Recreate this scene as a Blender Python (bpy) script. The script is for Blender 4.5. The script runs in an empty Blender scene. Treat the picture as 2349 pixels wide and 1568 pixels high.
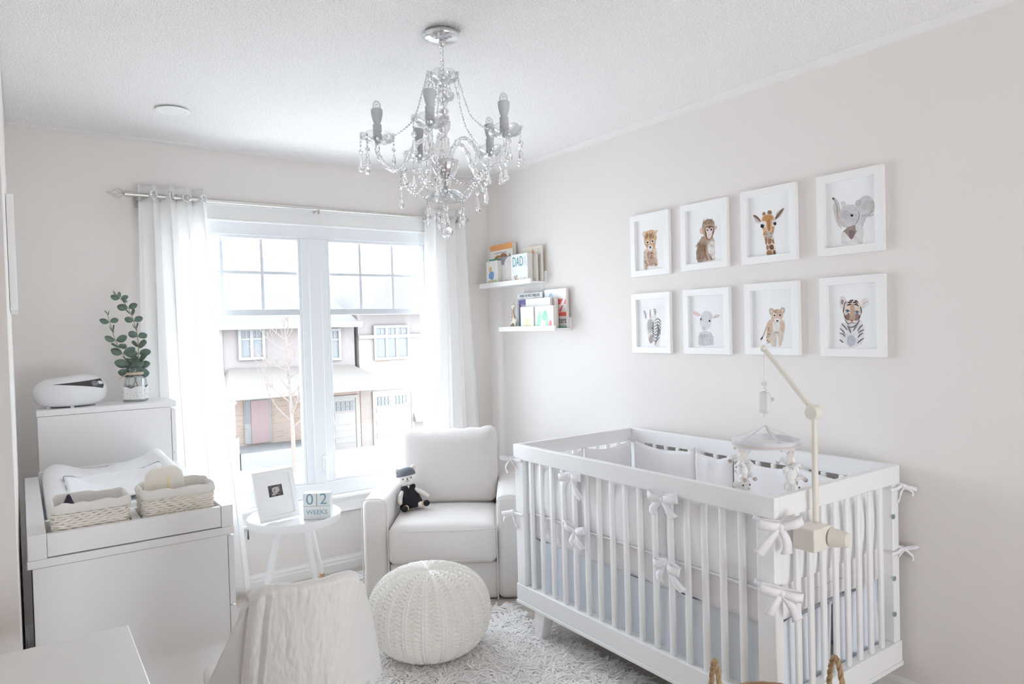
import bpy, math, random
import numpy as np
from mathutils import Matrix, Vector

# ------------------------------------------------------------------ camera, world, lights, exposure
SC = bpy.context.scene
COL = SC.collection
cam_data = bpy.data.cameras.new('camera')
cam_data.sensor_width = 36.0
cam_data.lens = 1609.7148 * 36.0 / 2349.0
cam_data.clip_start = 0.02
cam_data.clip_end = 400
cam = bpy.data.objects.new('camera', cam_data)
COL.objects.link(cam)
CR = Vector((0.81779244, -0.57487358, -0.02712743))
CU = Vector((0.03417749, 0.00145865, 0.99941471))
CF = Vector((0.57449755, 0.81824094, -0.0208406))
CC = Vector((-2.63395509, -4.01352238, 1.41917319))
cam.matrix_world = Matrix(((CR.x, CU.x, -CF.x, CC.x), (CR.y, CU.y, -CF.y, CC.y), (CR.z, CU.z, -CF.z, CC.z), (0, 0, 0, 1)))
SC.camera = cam

SC.view_settings.view_transform = 'Standard'
SC.view_settings.look = 'None'
SC.view_settings.gamma = 1.0
SC.view_settings.use_curve_mapping = False
SC.view_settings.exposure = 0.25
SC.cycles.max_bounces = 16
SC.cycles.diffuse_bounces = 12
SC.cycles.use_adaptive_sampling = True
SC.cycles.adaptive_threshold = 0.035
SC.cycles.glossy_bounces = 5
SC.cycles.transmission_bounces = 10
SC.cycles.transparent_max_bounces = 24
SC.cycles.caustics_reflective = False
SC.cycles.caustics_refractive = False
SC.cycles.sample_clamp_indirect = 8.0
SC.cycles.use_denoising = True
SC.cycles.time_limit = 1250.0

world = bpy.data.worlds.new('overcast_sky')
SC.world = world
world.use_nodes = True
wn, wl = world.node_tree.nodes, world.node_tree.links
bg = wn['Background']
bg.inputs['Color'].default_value = (0.80, 0.90, 1.0, 1)
bg.inputs['Strength'].default_value = 11.2

def lamp(name, kind, loc, energy, color=(1, 1, 1), size=1.0, size_y=None, rot=(0, 0, 0), portal=False, spread=None):
    d = bpy.data.lights.new(name, kind)
    d.energy = energy
    d.color = color
    if kind == 'AREA':
        d.shape = 'RECTANGLE' if size_y else 'SQUARE'
        d.size = size
        if size_y: d.size_y = size_y
        if spread: d.spread = spread
        d.cycles.is_portal = portal
    o = bpy.data.objects.new(name, d)
    o.location = loc
    o.rotation_euler = rot
    COL.objects.link(o)
    return o
# light portal filling the window opening (only guides sampling of the sky)
lamp('window_portal', 'AREA', (-1.21, 0.22, 1.25), 1.0, size=1.62, size_y=1.6, rot=(-math.pi / 2, 0, 0), portal=True)
# added fill lamp in the unseen hall behind the photographer, aimed up through the doorway
lamp('hall_fill', 'AREA', (-1.4, -6.3, 0.5), 72, color=(0.86, 0.93, 1.0), size=1.8, size_y=1.5, rot=(math.radians(128), 0, 0))

R = math.radians
PI = math.pi
rnd = random.Random(7)

# ------------------------------------------------------------------ materials
MATS = {}
def mat(name, col, rough=0.5, metal=0.0, spec=0.5, noise=None, bump=None, trans=0.0, sheen=0.0, coat=0.0):
    """noise=(scale, amount) varies the colour; bump=(scale, strength[, distance]) adds surface relief"""
    if name in MATS: return MATS[name]
    m = bpy.data.materials.new(name)
    m.use_nodes = True
    n, l = m.node_tree.nodes, m.node_tree.links
    b = n['Principled BSDF']
    b.inputs['Base Color'].default_value = (*col, 1)
    b.inputs['Roughness'].default_value = rough
    b.inputs['Metallic'].default_value = metal
    b.inputs['Specular IOR Level'].default_value = spec
    if coat: b.inputs['Coat Weight'].default_value = coat
    if sheen: b.inputs['Sheen Weight'].default_value = sheen
    tc = n.new('ShaderNodeTexCoord')
    if noise is None: noise = (6.0, 0.02)
    if noise:
        t = n.new('ShaderNodeTexNoise')
        t.inputs['Scale'].default_value = noise[0]
        t.inputs['Detail'].default_value = 4
        l.new(tc.outputs['Object'], t.inputs['Vector'])
        mx = n.new('ShaderNodeMix'); mx.data_type = 'RGBA'
        a = noise[1]
        mx.inputs['A'].default_value = (*[max(0, c * (1 - a)) for c in col], 1)
        mx.inputs['B'].default_value = (*[min(1, c * (1 + a)) for c in col], 1)
        l.new(t.outputs['Fac'], mx.inputs['Factor'])
        l.new(mx.outputs['Result'], b.inputs['Base Color'])
    if bump:
        t2 = n.new('ShaderNodeTexNoise')
        t2.inputs['Scale'].default_value = bump[0]
        t2.inputs['Detail'].default_value = 3
        l.new(tc.outputs['Object'], t2.inputs['Vector'])
        bp = n.new('ShaderNodeBump')
        bp.inputs['Strength'].default_value = bump[1]
        bp.inputs['Distance'].default_value = bump[2] if len(bump) > 2 else 0.002
        l.new(t2.outputs['Fac'], bp.inputs['Height'])
        l.new(bp.outputs['Normal'], b.inputs['Normal'])
    if trans:
        tr = n.new('ShaderNodeBsdfTranslucent')
        tr.inputs['Color'].default_value = (*col, 1)
        ms = n.new('ShaderNodeMixShader')
        ms.inputs['Fac'].default_value = trans
        l.new(b.outputs['BSDF'], ms.inputs[1]); l.new(tr.outputs['BSDF'], ms.inputs[2])
        l.new(ms.outputs['Shader'], n['Material Output'].inputs['Surface'])
    MATS[name] = m
    return m

def glass_mat(name, col=(1, 1, 1), ior=1.45, rough=0.0):
    m = bpy.data.materials.new(name); m.use_nodes = True
    n, l = m.node_tree.nodes, m.node_tree.links
    n.remove(n['Principled BSDF'])
    g = n.new('ShaderNodeBsdfGlass'); g.inputs['Color'].default_value = (*col, 1)
    g.inputs['IOR'].default_value = ior; g.inputs['Roughness'].default_value = rough
    l.new(g.outputs['BSDF'], n['Material Output'].inputs['Surface'])
    return m

def thin_glass(name, col=(1, 1, 1), base=0.04, amount=0.5, rough=0.0):
    """clear sheet: see-through with a fresnel mirror reflection"""
    m = bpy.data.materials.new(name); m.use_nodes = True
    n, l = m.node_tree.nodes, m.node_tree.links
    n.remove(n['Principled BSDF'])
    t = n.new('ShaderNodeBsdfTransparent'); t.inputs['Color'].default_value = (*col, 1)
    g = n.new('ShaderNodeBsdfGlossy'); g.inputs['Roughness'].default_value = rough
    lw = n.new('ShaderNodeLayerWeight'); lw.inputs['Blend'].default_value = 0.35
    mr = n.new('ShaderNodeMapRange'); mr.inputs['To Min'].default_value = base; mr.inputs['To Max'].default_value = amount
    mx = n.new('ShaderNodeMixShader')
    l.new(lw.outputs['Fresnel'], mr.inputs['Value']); l.new(mr.outputs['Result'], mx.inputs['Fac'])
    l.new(t.outputs['BSDF'], mx.inputs[1]); l.new(g.outputs['BSDF'], mx.inputs[2])
    l.new(mx.outputs['Shader'], n['Material Output'].inputs['Surface'])
    return m

WHITE = mat('white_lacquer', (0.86, 0.86, 0.86), 0.32, noise=(3, 0.01))
CRIBW = mat('white_painted_wood', (0.87, 0.87, 0.87), 0.38, noise=(4, 0.01))
TRIM = mat('white_trim_paint', (0.87, 0.87, 0.86), 0.4, noise=(4, 0.01))
VINYL = mat('white_vinyl', (0.82, 0.84, 0.86), 0.35, noise=(4, 0.01))
WALLP = mat('warm_grey_wall_paint', (0.81, 0.776, 0.75), 0.75, spec=0.25, noise=(2, 0.012), bump=(90, 0.08, 0.001))
CEILS = mat('smooth_ceiling_paint', (0.84, 0.825, 0.82), 0.8, spec=0.2, noise=(2, 0.01))
CHROME = mat('polished_chrome', (0.82, 0.83, 0.85), 0.08, metal=1.0, noise=(3, 0.01))
NICKEL = mat('brushed_nickel', (0.62, 0.60, 0.57), 0.3, metal=1.0, noise=(60, 0.05))
CREAM = mat('cream_plastic', (0.80, 0.765, 0.69), 0.4, noise=(5, 0.015))
BLACK = mat('black_plastic', (0.02, 0.02, 0.022), 0.4)
GLASS = thin_glass('window_glass', (0.985, 0.992, 0.995), 0.01, 0.25)
PICGLASS = thin_glass('picture_glass', (0.998, 0.998, 1.0), 0.003, 0.06)
CRYSTAL = glass_mat('cut_crystal', (0.97, 0.975, 0.98), 1.5)
CRYSTHIN = thin_glass('thin_crystal', (0.975, 0.98, 0.985), 0.10, 0.60, 0.04)

# ------------------------------------------------------------------ mesh helpers
class MB:
    def __init__(s): s.v, s.f, s.m, s.cur = [], [], [], 0
    def add(s, vs, fs, M=None):
        o = len(s.v)
        if M is not None: vs = [M @ Vector(p) for p in vs]
        s.v.extend([tuple(p) for p in vs]); s.f.extend([tuple(i + o for i in f) for f in fs]); s.m.extend([s.cur] * len(fs))
        return s
    def box(s, x0, x1, y0, y1, z0, z1, M=None):
        x0, x1 = sorted((x0, x1)); y0, y1 = sorted((y0, y1)); z0, z1 = sorted((z0, z1))
        vs = [(x0, y0, z0), (x1, y0, z0), (x1, y1, z0), (x0, y1, z0), (x0, y0, z1), (x1, y0, z1), (x1, y1, z1), (x0, y1, z1)]
        return s.add(vs, [(3, 2, 1, 0), (4, 5, 6, 7), (0, 1, 5, 4), (1, 2, 6, 5), (2, 3, 7, 6), (3, 0, 4, 7)], M)
    def tube(s, pts, r, n=10, caps=True, closed=False, M=None, flat=None):
        P = [Vector(p) for p in pts]; N = len(P)
        rr = r if isinstance(r, (list, tuple)) else [r] * N
        vs, fs = [], []
        up = None
        for i in range(N):
            if closed: t = (P[(i + 1) % N] - P[i - 1])
            else: t = P[min(i + 1, N - 1)] - P[max(i - 1, 0)]
            if t.length < 1e-9: t = Vector((0, 0, 1))
            t.normalize()
            if up is None:
                a = Vector((0, 0, 1)) if abs(t.z) < 0.9 else Vector((1, 0, 0))
                up = (a - t * a.dot(t)).normalized()
            else:
                up = up - t * up.dot(t)
                up = up.normalized() if up.length > 1e-6 else t.orthogonal().normalized()
            sd = t.cross(up)
            for k in range(n):
                a = 2 * PI * k / n
                ca, sa = math.cos(a), math.sin(a)
                if flat: sa *= flat
                vs.append(P[i] + (sd * ca + up * sa) * rr[i])
        for i in range(N if closed else N - 1):
            j = (i + 1) % N
            for k in range(n):
                q = (k + 1) % n
                fs.append((i * n + k, i * n + q, j * n + q, j * n + k))
        if caps and not closed:
            fs.append(tuple(range(n - 1, -1, -1))); fs.append(tuple((N - 1) * n + k for k in range(n)))
        return s.add(vs, fs, M)
    def cyl(s, p0, p1, r0, r1=None, n=20, M=None): return s.tube([p0, p1], [r0, r0 if r1 is None else r1], n, True, False, M)
    def lathe(s, prof, n=32, c=(0, 0, 0), M=None, wob=None, cap=True):
        vs, fs = [], []
        for (r, z) in prof:
            for k in range(n):
                a = 2 * PI * k / n
                q = r * (wob(a, r, z) if wob else 1.0)
                vs.append((c[0] + q * math.cos(a), c[1] + q * math.sin(a), c[2] + z))
        N = len(prof)
        for i in range(N - 1):
            for k in range(n):
                q = (k + 1) % n
                fs.append((i * n + k, i * n + q, (i + 1) * n + q, (i + 1) * n + k))
        if cap and prof[0][0] > 1e-6: fs.append(tuple(range(n - 1, -1, -1)))
        if cap and prof[-1][0] > 1e-6: fs.append(tuple((N - 1) * n + k for k in range(n)))
        return s.add(vs, fs, M)
    def sphere(s, c, r, n=16, m=10, M=None):
        rx, ry, rz = r if isinstance(r, (tuple, list)) else (r, r, r)
        vs, fs = [(c[0], c[1], c[2] - rz)], []
        for i in range(1, m):
            t = -PI / 2 + PI * i / m
            for k in range(n):
                a = 2 * PI * k / n
                vs.append((c[0] + rx * math.cos(t) * math.cos(a), c[1] + ry * math.cos(t) * math.sin(a), c[2] + rz * math.sin(t)))
        vs.append((c[0], c[1], c[2] + rz))
        for k in range(n): fs.append((0, 1 + (k + 1) % n, 1 + k))
        for i in range(m - 2):
            for k in range(n):
                q = (k + 1) % n
                fs.append((1 + i * n + k, 1 + i * n + q, 1 + (i + 1) * n + q, 1 + (i + 1) * n + k))
        L = len(vs) - 1
        for k in range(n): fs.append((L, 1 + (m - 2) * n + k, 1 + (m - 2) * n + (k + 1) % n))
        return s.add(vs, fs, M)
    def soft(s, x0, x1, y0, y1, z0, z1, r, n=8, fn=None, M=None):
        """rounded box; every face an n x n grid; fn(p, u) may move the points, u = position in -1..1"""
        c = Vector(((x0 + x1) / 2, (y0 + y1) / 2, (z0 + z1) / 2)); h = Vector(((x1 - x0) / 2, (y1 - y0) / 2, (z1 - z0) / 2))
        r = min(r, h.x * .999, h.y * .999, h.z * .999)
        idx, vs, fs = {}, [], []
        ts = [-1 + 2 * i / n for i in range(n + 1)]
        def warp(t, hh):   # put extra rows at the rounded rims
            k = 1 - r / hh
            a = abs(t); b = 1 - 2.0 / n * (1.5 if n >= 6 else 1)
            q = a / b * k if a < b else k + (a - b) / (1 - b) * (1 - k)
            return math.copysign(q, t)
        def vert(i, j, k):
            key = (i, j, k)
            if key in idx: return idx[key]
            u = Vector((warp(ts[i], h.x), warp(ts[j], h.y), warp(ts[k], h.z)))
            p = Vector((u.x * h.x, u.y * h.y, u.z * h.z))
            q = Vector([max(-(h[a] - r), min(h[a] - r, p[a])) for a in range(3)])
            d = p - q
            if d.length > 1e-9: p = q + d.normalized() * r
            p = p + c
            if fn: p = Vector(fn(p, Vector((ts[i], ts[j], ts[k]))))
            idx[key] = len(vs); vs.append(p)
            return idx[key]
        for a in range(n):
            for b in range(n):
                for (e, fl) in ((0, 1), (n, 0)):
                    qs = [(vert(e, a, b), vert(e, a + 1, b), vert(e, a + 1, b + 1), vert(e, a, b + 1)),
                          (vert(b, e, a), vert(b, e, a + 1), vert(b + 1, e, a + 1), vert(b + 1, e, a)),
                          (vert(a, b, e), vert(a + 1, b, e), vert(a + 1, b + 1, e), vert(a, b + 1, e))]
                    for q in qs: fs.append(q[::-1] if fl else q)
        return s.add(vs, fs, M)
    def grid(s, fn, nu, nv, M=None, cu=False):
        """fn(u, v) with u, v in 0..1"""
        vs = [fn(i / nu, j / nv) for j in range(nv + 1) for i in range(nu + (0 if cu else 1))]
        w = nu if cu else nu + 1
        fs = []
        for j in range(nv):
            for i in range(nu):
                q = (i + 1) % w
                fs.append((j * w + i, j * w + q, (j + 1) * w + q, (j + 1) * w + i))
        return s.add(vs, fs, M)
    def ring(s, x0, x1, y0, y1, b, z0, z1, M=None):
        """rectangular picture-frame moulding"""
        o = [(x0, y0), (x1, y0), (x1, y1), (x0, y1)]; i = [(x0 + b, y0 + b), (x1 - b, y0 + b), (x1 - b, y1 - b), (x0 + b, y1 - b)]
        vs = [(p[0], p[1], z) for z in (z0, z1) for q in (o, i) for p in q]; fs = []
        for k in range(4):
            j = (k + 1) % 4
            fs += [(8 + k, 8 + j, 12 + j, 12 + k), (k, 4 + k, 4 + j, j), (k, j, 8 + j, 8 + k), (4 + k, 12 + k, 12 + j, 4 + j)]
        return s.add(vs, fs, M)
    def prism(s, poly, z0, z1, M=None):
        n = len(poly)
        vs = [(p[0], p[1], z0) for p in poly] + [(p[0], p[1], z1) for p in poly]
        fs = [tuple(range(n - 1, -1, -1)), tuple(range(n, 2 * n))] + [(i, (i + 1) % n, n + (i + 1) % n, n + i) for i in range(n)]
        return s.add(vs, fs, M)
    def build(s, name, mats, parent=None, world=True, smooth=35, bevel=0.0, solid=0.0, subdiv=0, remesh=0.0, seg=2):
        if not isinstance(mats, (list, tuple)): mats = [mats]
        V = [Vector(p) for p in s.v]
        org = Vector((0, 0, 0))
        if parent is not None:
            if world:
                iv = root_matrix(parent).inverted()
                V = [iv @ p for p in V]
        else:
            xs = [p.x for p in V]; ys = [p.y for p in V]; zs = [p.z for p in V]
            org = Vector(((min(xs) + max(xs)) / 2, (min(ys) + max(ys)) / 2, min(zs)))
            V = [p - org for p in V]
        me = bpy.data.meshes.new(name)
        me.from_pydata([tuple(p) for p in V], [], s.f)
        for m in mats: me.materials.append(m)
        if len(mats) > 1: me.polygons.foreach_set('material_index', s.m)
        me.update()
        if smooth:
            me.shade_smooth()
            me.set_sharp_from_angle(angle=R(smooth))
        o = bpy.data.objects.new(name, me)
        COL.objects.link(o)
        if parent is not None: o.parent = parent
        else: o.location = org
        if remesh:
            q = o.modifiers.new('remesh', 'REMESH'); q.mode = 'VOXEL'; q.voxel_size = remesh; q.use_smooth_shade = True
            q2 = o.modifiers.new('smooth', 'SMOOTH'); q2.iterations = 4
        if solid:
            q = o.modifiers.new('solid', 'SOLIDIFY'); q.thickness = solid; q.offset = 0
        if bevel:
            q = o.modifiers.new('bevel', 'BEVEL'); q.width = bevel; q.segments = seg; q.limit_method = 'ANGLE'; q.angle_limit = R(40)
        if subdiv:
            q = o.modifiers.new('subdiv', 'SUBSURF'); q.levels = subdiv; q.render_levels = subdiv
        return o

def root_matrix(o):
    m = Matrix.LocRotScale(o.location, o.rotation_euler, o.scale)
    return m if o.parent is None else root_matrix(o.parent) @ m

def tag(o, label=None, cat=None, group=None, kind=None):
    if label: o['label'] = label
    if cat: o['category'] = cat
    if group: o['group'] = group
    if kind: o['kind'] = kind
    return o

def thing(name, label, cat, loc=(0, 0, 0), rz=0.0, group=None):
    o = bpy.data.objects.new(name, None)
    o.empty_display_size = 0.05
    o.location = loc; o.rotation_euler = (0, 0, rz)
    COL.objects.link(o)
    return tag(o, label, cat, group)

def struct(o): o['kind'] = 'structure'; return o

def frame_M(origin, u, v):
    """local (u right, v up, w towards the viewer) -> world"""
    u = Vector(u).normalized(); v = Vector(v); v = (v - u * v.dot(u)).normalized(); w = u.cross(v)
    return Matrix(((u.x, v.x, w.x, origin[0]), (u.y, v.y, w.y, origin[1]), (u.z, v.z, w.z, origin[2]), (0, 0, 0, 1)))

def set_M(o, M):
    o.location = M.to_translation(); o.rotation_euler = M.to_euler()

def letters(name, body, size, m, parent, M, extrude=0.0004, align='CENTER', sx=1.0, spacing=1.0):
    """raised lettering; M is given in the parent's space"""
    c = bpy.data.curves.new(name, 'FONT')
    c.body = body; c.size = size; c.extrude = extrude; c.align_x = align; c.align_y = 'CENTER'; c.space_character = spacing
    t = bpy.data.objects.new('text_source', c)
    COL.objects.link(t)
    bpy.context.view_layer.update()
    me = bpy.data.meshes.new_from_object(t.evaluated_get(bpy.context.evaluated_depsgraph_get()))
    bpy.data.objects.remove(t); bpy.data.curves.remove(c)
    me.transform(M @ Matrix.Diagonal((sx, 1, 1, 1)))
    me.materials.clear(); me.materials.append(m); me.name = name
    o = bpy.data.objects.new(name, me)
    COL.objects.link(o)
    o.parent = parent
    return o

def catmull(pts, n=6, closed=False):
    P = [Vector(p) for p in pts]; N = len(P); out = []
    rng = range(N) if closed else range(N - 1)
    for i in rng:
        if closed: a, b, c, d = P[i - 1], P[i], P[(i + 1) % N], P[(i + 2) % N]
        else: a, b, c, d = P[max(i - 1, 0)], P[i], P[i + 1], P[min(i + 2, N - 1)]
        for k in range(n):
            t = k / n
            out.append(0.5 * ((2 * b) + (c - a) * t + (2 * a - 5 * b + 4 * c - d) * t * t + (3 * b - a - 3 * c + d) * t ** 3))
    if not closed: out.append(P[-1])
    return out

def hash2(i, j): return (math.sin(i * 127.1 + j * 311.7) * 43758.5453) % 1.0
def vnoise(x, y):
    i, j = math.floor(x), math.floor(y); fx, fy = x - i, y - j
    fx = fx * fx * (3 - 2 * fx); fy = fy * fy * (3 - 2 * fy)
    a = hash2(i, j) * (1 - fx) + hash2(i + 1, j) * fx
    b = hash2(i, j + 1) * (1 - fx) + hash2(i + 1, j + 1) * fx
    return (a * (1 - fy) + b * fy) * 2 - 1

# ------------------------------------------------------------------ room shell
H = 2.4136
XL = -2.655           # left wall
YE = -2.0             # where the left wall ends and the room opens up
YB = -4.75
def popcorn():
    m = bpy.data.materials.new('stippled_ceiling'); m.use_nodes = True
    n, l = m.node_tree.nodes, m.node_tree.links
    b = n['Principled BSDF']; b.inputs['Roughness'].default_value = 0.9; b.inputs['Specular IOR Level'].default_value = 0.1
    tc = n.new('ShaderNodeTexCoord')
    v = n.new('ShaderNodeTexVoronoi'); v.inputs['Scale'].default_value = 210; v.inputs['Randomness'].default_value = 1
    t = n.new('ShaderNodeTexNoise'); t.inputs['Scale'].default_value = 190; t.inputs['Detail'].default_value = 4
    l.new(tc.outputs['Object'], v.inputs['Vector']); l.new(tc.outputs['Object'], t.inputs['Vector'])
    ad = n.new('ShaderNodeMath'); ad.operation = 'MULTIPLY_ADD'; ad.inputs[1].default_value = 1.3
    l.new(t.outputs['Fac'], ad.inputs[0]); l.new(v.outputs['Distance'], ad.inputs[2])
    bp = n.new('ShaderNodeBump'); bp.inputs['Strength'].default_value = 0.6; bp.inputs['Distance'].default_value = 0.004
    l.new(ad.outputs[0], bp.inputs['Height']); l.new(bp.outputs['Normal'], b.inputs['Normal'])
    cr = n.new('ShaderNodeValToRGB')
    cr.color_ramp.elements[0].position = 0.35; cr.color_ramp.elements[0].color = (0.76, 0.745, 0.74, 1)
    cr.color_ramp.elements[1].position = 0.56; cr.color_ramp.elements[1].color = (0.93, 0.915, 0.91, 1)
    l.new(t.outputs['Fac'], cr.inputs['Fac']); l.new(cr.outputs['Color'], b.inputs['Base Color'])
    return m
POP = popcorn()

def floor_mat():
    m = bpy.data.materials.new('pale_wood_floor'); m.use_nodes = True
    n, l = m.node_tree.nodes, m.node_tree.links
    b = n['Principled BSDF']; b.inputs['Roughness'].default_value = 0.45
    tc = n.new('ShaderNodeTexCoord')
    mp = n.new('ShaderNodeMapping'); mp.inputs['Scale'].default_value = (1, 9, 1)
    br = n.new('ShaderNodeTexBrick'); br.inputs['Scale'].default_value = 1.0
    br.inputs['Color1'].default_value = (0.62, 0.56, 0.51, 1); br.inputs['Color2'].default_value = (0.67, 0.61, 0.56, 1)
    br.inputs['Mortar'].default_value = (0.45, 0.39, 0.35, 1); br.inputs['Mortar Size'].default_value = 0.002
    br.inputs['Brick Width'].default_value = 1.2; br.inputs['Row Height'].default_value = 0.03
    l.new(tc.outputs['Object'], br.inputs['Vector'])
    t = n.new('ShaderNodeTexNoise'); t.inputs['Scale'].default_value = 6; t.inputs['Detail'].default_value = 6
    l.new(tc.outputs['Object'], mp.inputs['Vector']); l.new(mp.outputs['Vector'], t.inputs['Vector'])
    mx = n.new('ShaderNodeMix'); mx.data_type = 'RGBA'; mx.blend_type = 'MULTIPLY'; mx.inputs['Factor'].default_value = 0.35
    l.new(br.outputs['Color'], mx.inputs['A']); l.new(t.outputs['Color'], mx.inputs['B'])
    l.new(mx.outputs['Result'], b.inputs['Base Color'])
    return m

struct(MB().box(-3.75, 0.15, YB - 0.1, 0.2, -0.15, 0).build('floor', floor_mat(), smooth=0))
c_ = MB()
c_.box(-3.75, 0.15, YB - 0.1, 0.2, H + 0.004, H + 0.15)
struct(c_.build('ceiling', POP, smooth=0))
# smooth painted border strip between the stipple and the walls
struct(MB().box(-0.085, 0, YB, 0, H, H + 0.004).build('trim_1', CEILS, smooth=0))
c_ = MB(); c_.box(-3.6, -0.085, -0.06, 0, H, H + 0.004); struct(c_.build('trim_2', CEILS, smooth=0))
struct(MB().box(0, 0.15, YB, 0.2, 0, H).build('wall_right', WALLP, smooth=0))
# window wall with its opening
OX0, OX1, OZ0, OZ1 = -1.99, -0.425, 0.455, 2.045
w = MB()
w.box(-3.75, OX0, 0, 0.2, 0, H); w.box(OX1, 0.0, 0, 0.2, 0, H)
w.box(OX0, OX1, 0, 0.2, 0, OZ0); w.box(OX0, OX1, 0, 0.2, OZ1, H)
struct(w.build('wall_window', WALLP, smooth=0))
struct(MB().box(-3.6, XL, YE, 0, 0, H).build('wall_left', WALLP, smooth=0))
struct(MB().box(-3.75, -3.6, YB, 0, 0, H).build('wall_entry', WALLP, smooth=0))
# wall behind the photographer, its unseen doorway widened to let in the fill light
w = MB()
w.box(-3.6, -2.15, YB - 0.1, YB, 0, H); w.box(-0.35, 0.15, YB - 0.1, YB, 0, H); w.box(-2.15, -0.35, YB - 0.1, YB, 2.3, H)
struct(w.build('wall_back', WALLP, smooth=0))
w = MB()
w.box(-3.6, 0.1, -6.6, -6.5, -0.0, H); w.box(-3.7, -3.6, -6.5, YB - 0.1, 0, H); w.box(0.1, 0.2, -6.5, YB - 0.1, 0, H)
w.box(-3.6, 0.1, -6.5, YB - 0.1, -0.15, 0); w.box(-3.6, 0.1, -6.5, YB - 0.1, H, H + 0.1)
struct(w.build('wall_hall', WALLP, smooth=0))

# baseboards with a moulded cap
def board(name, p0, p1, nrm, h=0.085):
    p0, p1, nrm = Vector(p0), Vector(p1), Vector(nrm)
    prof = [(0, 0), (0.014, 0), (0.014, h * 0.55), (0.011, h * 0.6), (0.011, h * 0.8), (0.006, h * 0.88), (0.004, h), (0, h)]
    vs = [p + nrm * a + Vector((0, 0, b)) for p in (p0, p1) for a, b in prof]
    n = len(prof)
    fs = [(i, (i + 1) % n, n + (i + 1) % n, n + i) for i in range(n)] + [tuple(range(n)), tuple(range(2 * n - 1, n - 1, -1))]
    m = MB(); m.add(vs, fs)
    return struct(m.build(name, TRIM, smooth=20))
board('baseboard_right', (0, 0, 0), (0, YB, 0), (-1, 0, 0))
board('baseboard_window', (XL, 0, 0), (-0.014, 0, 0), (0, -1, 0))
board('baseboard_left', (XL, YE, 0), (XL, -0.014, 0), (1, 0, 0))

# ------------------------------------------------------------------ window
win = thing('window_1', 'white double window with muntin grids in the upper sashes', 'window', (-1.207, 0, 0.455))
win['kind'] = 'structure'
m = MB()
YF0, YF1 = 0.004, 0.09
gx = [(-1.932, -1.287), (-1.130, -0.484)]
gz0, gz1 = 0.537, 1.968
m.box(OX0, OX1, YF0, YF1, OZ0, gz0); m.box(OX0, OX1, YF0, YF1, gz1, OZ1)
m.box(OX0, gx[0][0], YF0, YF1, gz0, gz1); m.box(gx[1][1], OX1, YF0, YF1, gz0, gz1)
m.box(gx[0][1], gx[1][0], YF0 + 0.004, YF1, gz0, gz1)
m.build('window_frame', VINYL, win, bevel=0.004)
for (a, b) in gx:
    m = MB(); t = 0.016   # inner bead around the glass
    y0, y1 = 0.012, 0.05
    m.box(a, a + t, y0, y1, gz0, gz1); m.box(b - t, b, y0, y1, gz0, gz1)
    m.box(a + t, b - t, y0, y1, gz0, gz0 + t); m.box(a + t, b - t, y0, y1, gz1 - t, gz1)
    m.build('sash', VINYL, win, bevel=0.003)
    MB().box(a + 0.0165, b - 0.0165, 0.011, 0.055, 1.522, 1.558).build('meeting_rail', mat('rail_vinyl', (0.66, 0.69, 0.73), 0.35), win, bevel=0.003)
    for k in (1, 2):
        x = a + (b - a) * k / 3
        MB().box(x - 0.008, x + 0.008, 0.030, 0.046, 1.558, gz1 - 0.016).build('muntin', mat('rail_vinyl', (0.66, 0.69, 0.73), 0.35), win)
    MB().box(a + 0.016, b - 0.016, 0.031, 0.045, 1.756, 1.772).build('muntin', mat('rail_vinyl', (0.66, 0.69, 0.73), 0.35), win)
    MB().box(a + 0.004, b - 0.004, 0.036, 0.040, gz0 + 0.004, gz1 - 0.004).build('glass_pane', GLASS, win, smooth=0)
# mullion cover, crank handle, locks
m = MB(); m.box(-1.245, -1.172, -0.006, 0.02, gz0, gz1); m.build('mullion', VINYL, win, bevel=0.004)
m = MB(); m.box(-1.20, -1.168, -0.022, -0.004, 0.60, 0.70); m.tube([(-1.184, -0.02, 0.69), (-1.184, -0.035, 0.66), (-1.184, -0.032, 0.56)], 0.006); m.build('crank_handle', VINYL, win, bevel=0.003)
# head casing with layered moulding, side casing, stool and apron
m = MB(); m.box(-2.02, -0.40, -0.022, 0.004, 2.045, 2.125); m.box(-2.03, -0.39, -0.034, 0.004, 2.117, 2.132); m.box(-2.02, -0.40, -0.028, 0.004, 2.036, 2.048)
m.box(-2.02, OX0 + 0.004, -0.018, 0.004, 0.46, 2.04); m.box(OX1 - 0.004, -0.40, -0.018, 0.004, 0.46, 2.04)
m.build('casing', TRIM, win, bevel=0.003)
m = MB(); m.box(-2.06, -0.36, -0.045, 0.012, 0.432, 0.456); m.build('sill', TRIM, win, bevel=0.008, seg=3)
m = MB(); m.box(-2.02, -0.40, -0.02, 0.0, 0.352, 0.432); m.box(-2.02, -0.40, -0.026, 0.0, 0.352, 0.366); m.box(-2.03, -0.39, -0.03, 0, 0.418, 0.432); m.build('apron', TRIM, win, bevel=0.003)

# floor register under the window
v = thing('floor_register', 'white slotted metal floor vent in front of the window wall', 'vent', (-1.08, -0.17, 0))
m = MB(); m.box(-1.24, -0.92, -0.235, -0.225, 0.001, 0.008); m.box(-1.24, -0.92, -0.125, -0.115, 0.001, 0.008); m.box(-1.24, -1.23, -0.225, -0.125, 0.001, 0.008); m.box(-0.93, -0.92, -0.225, -0.125, 0.001, 0.008)
m.build('frame', WHITE, v)
m = MB()
for k in range(22): m.box(-1.227 + k * 0.0136, -1.219 + k * 0.0136, -0.225, -0.125, 0.001, 0.006)
m.box(-1.23, -0.93, -0.179, -0.171, 0.001, 0.0065)
m.build('slats', WHITE, v)

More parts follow.
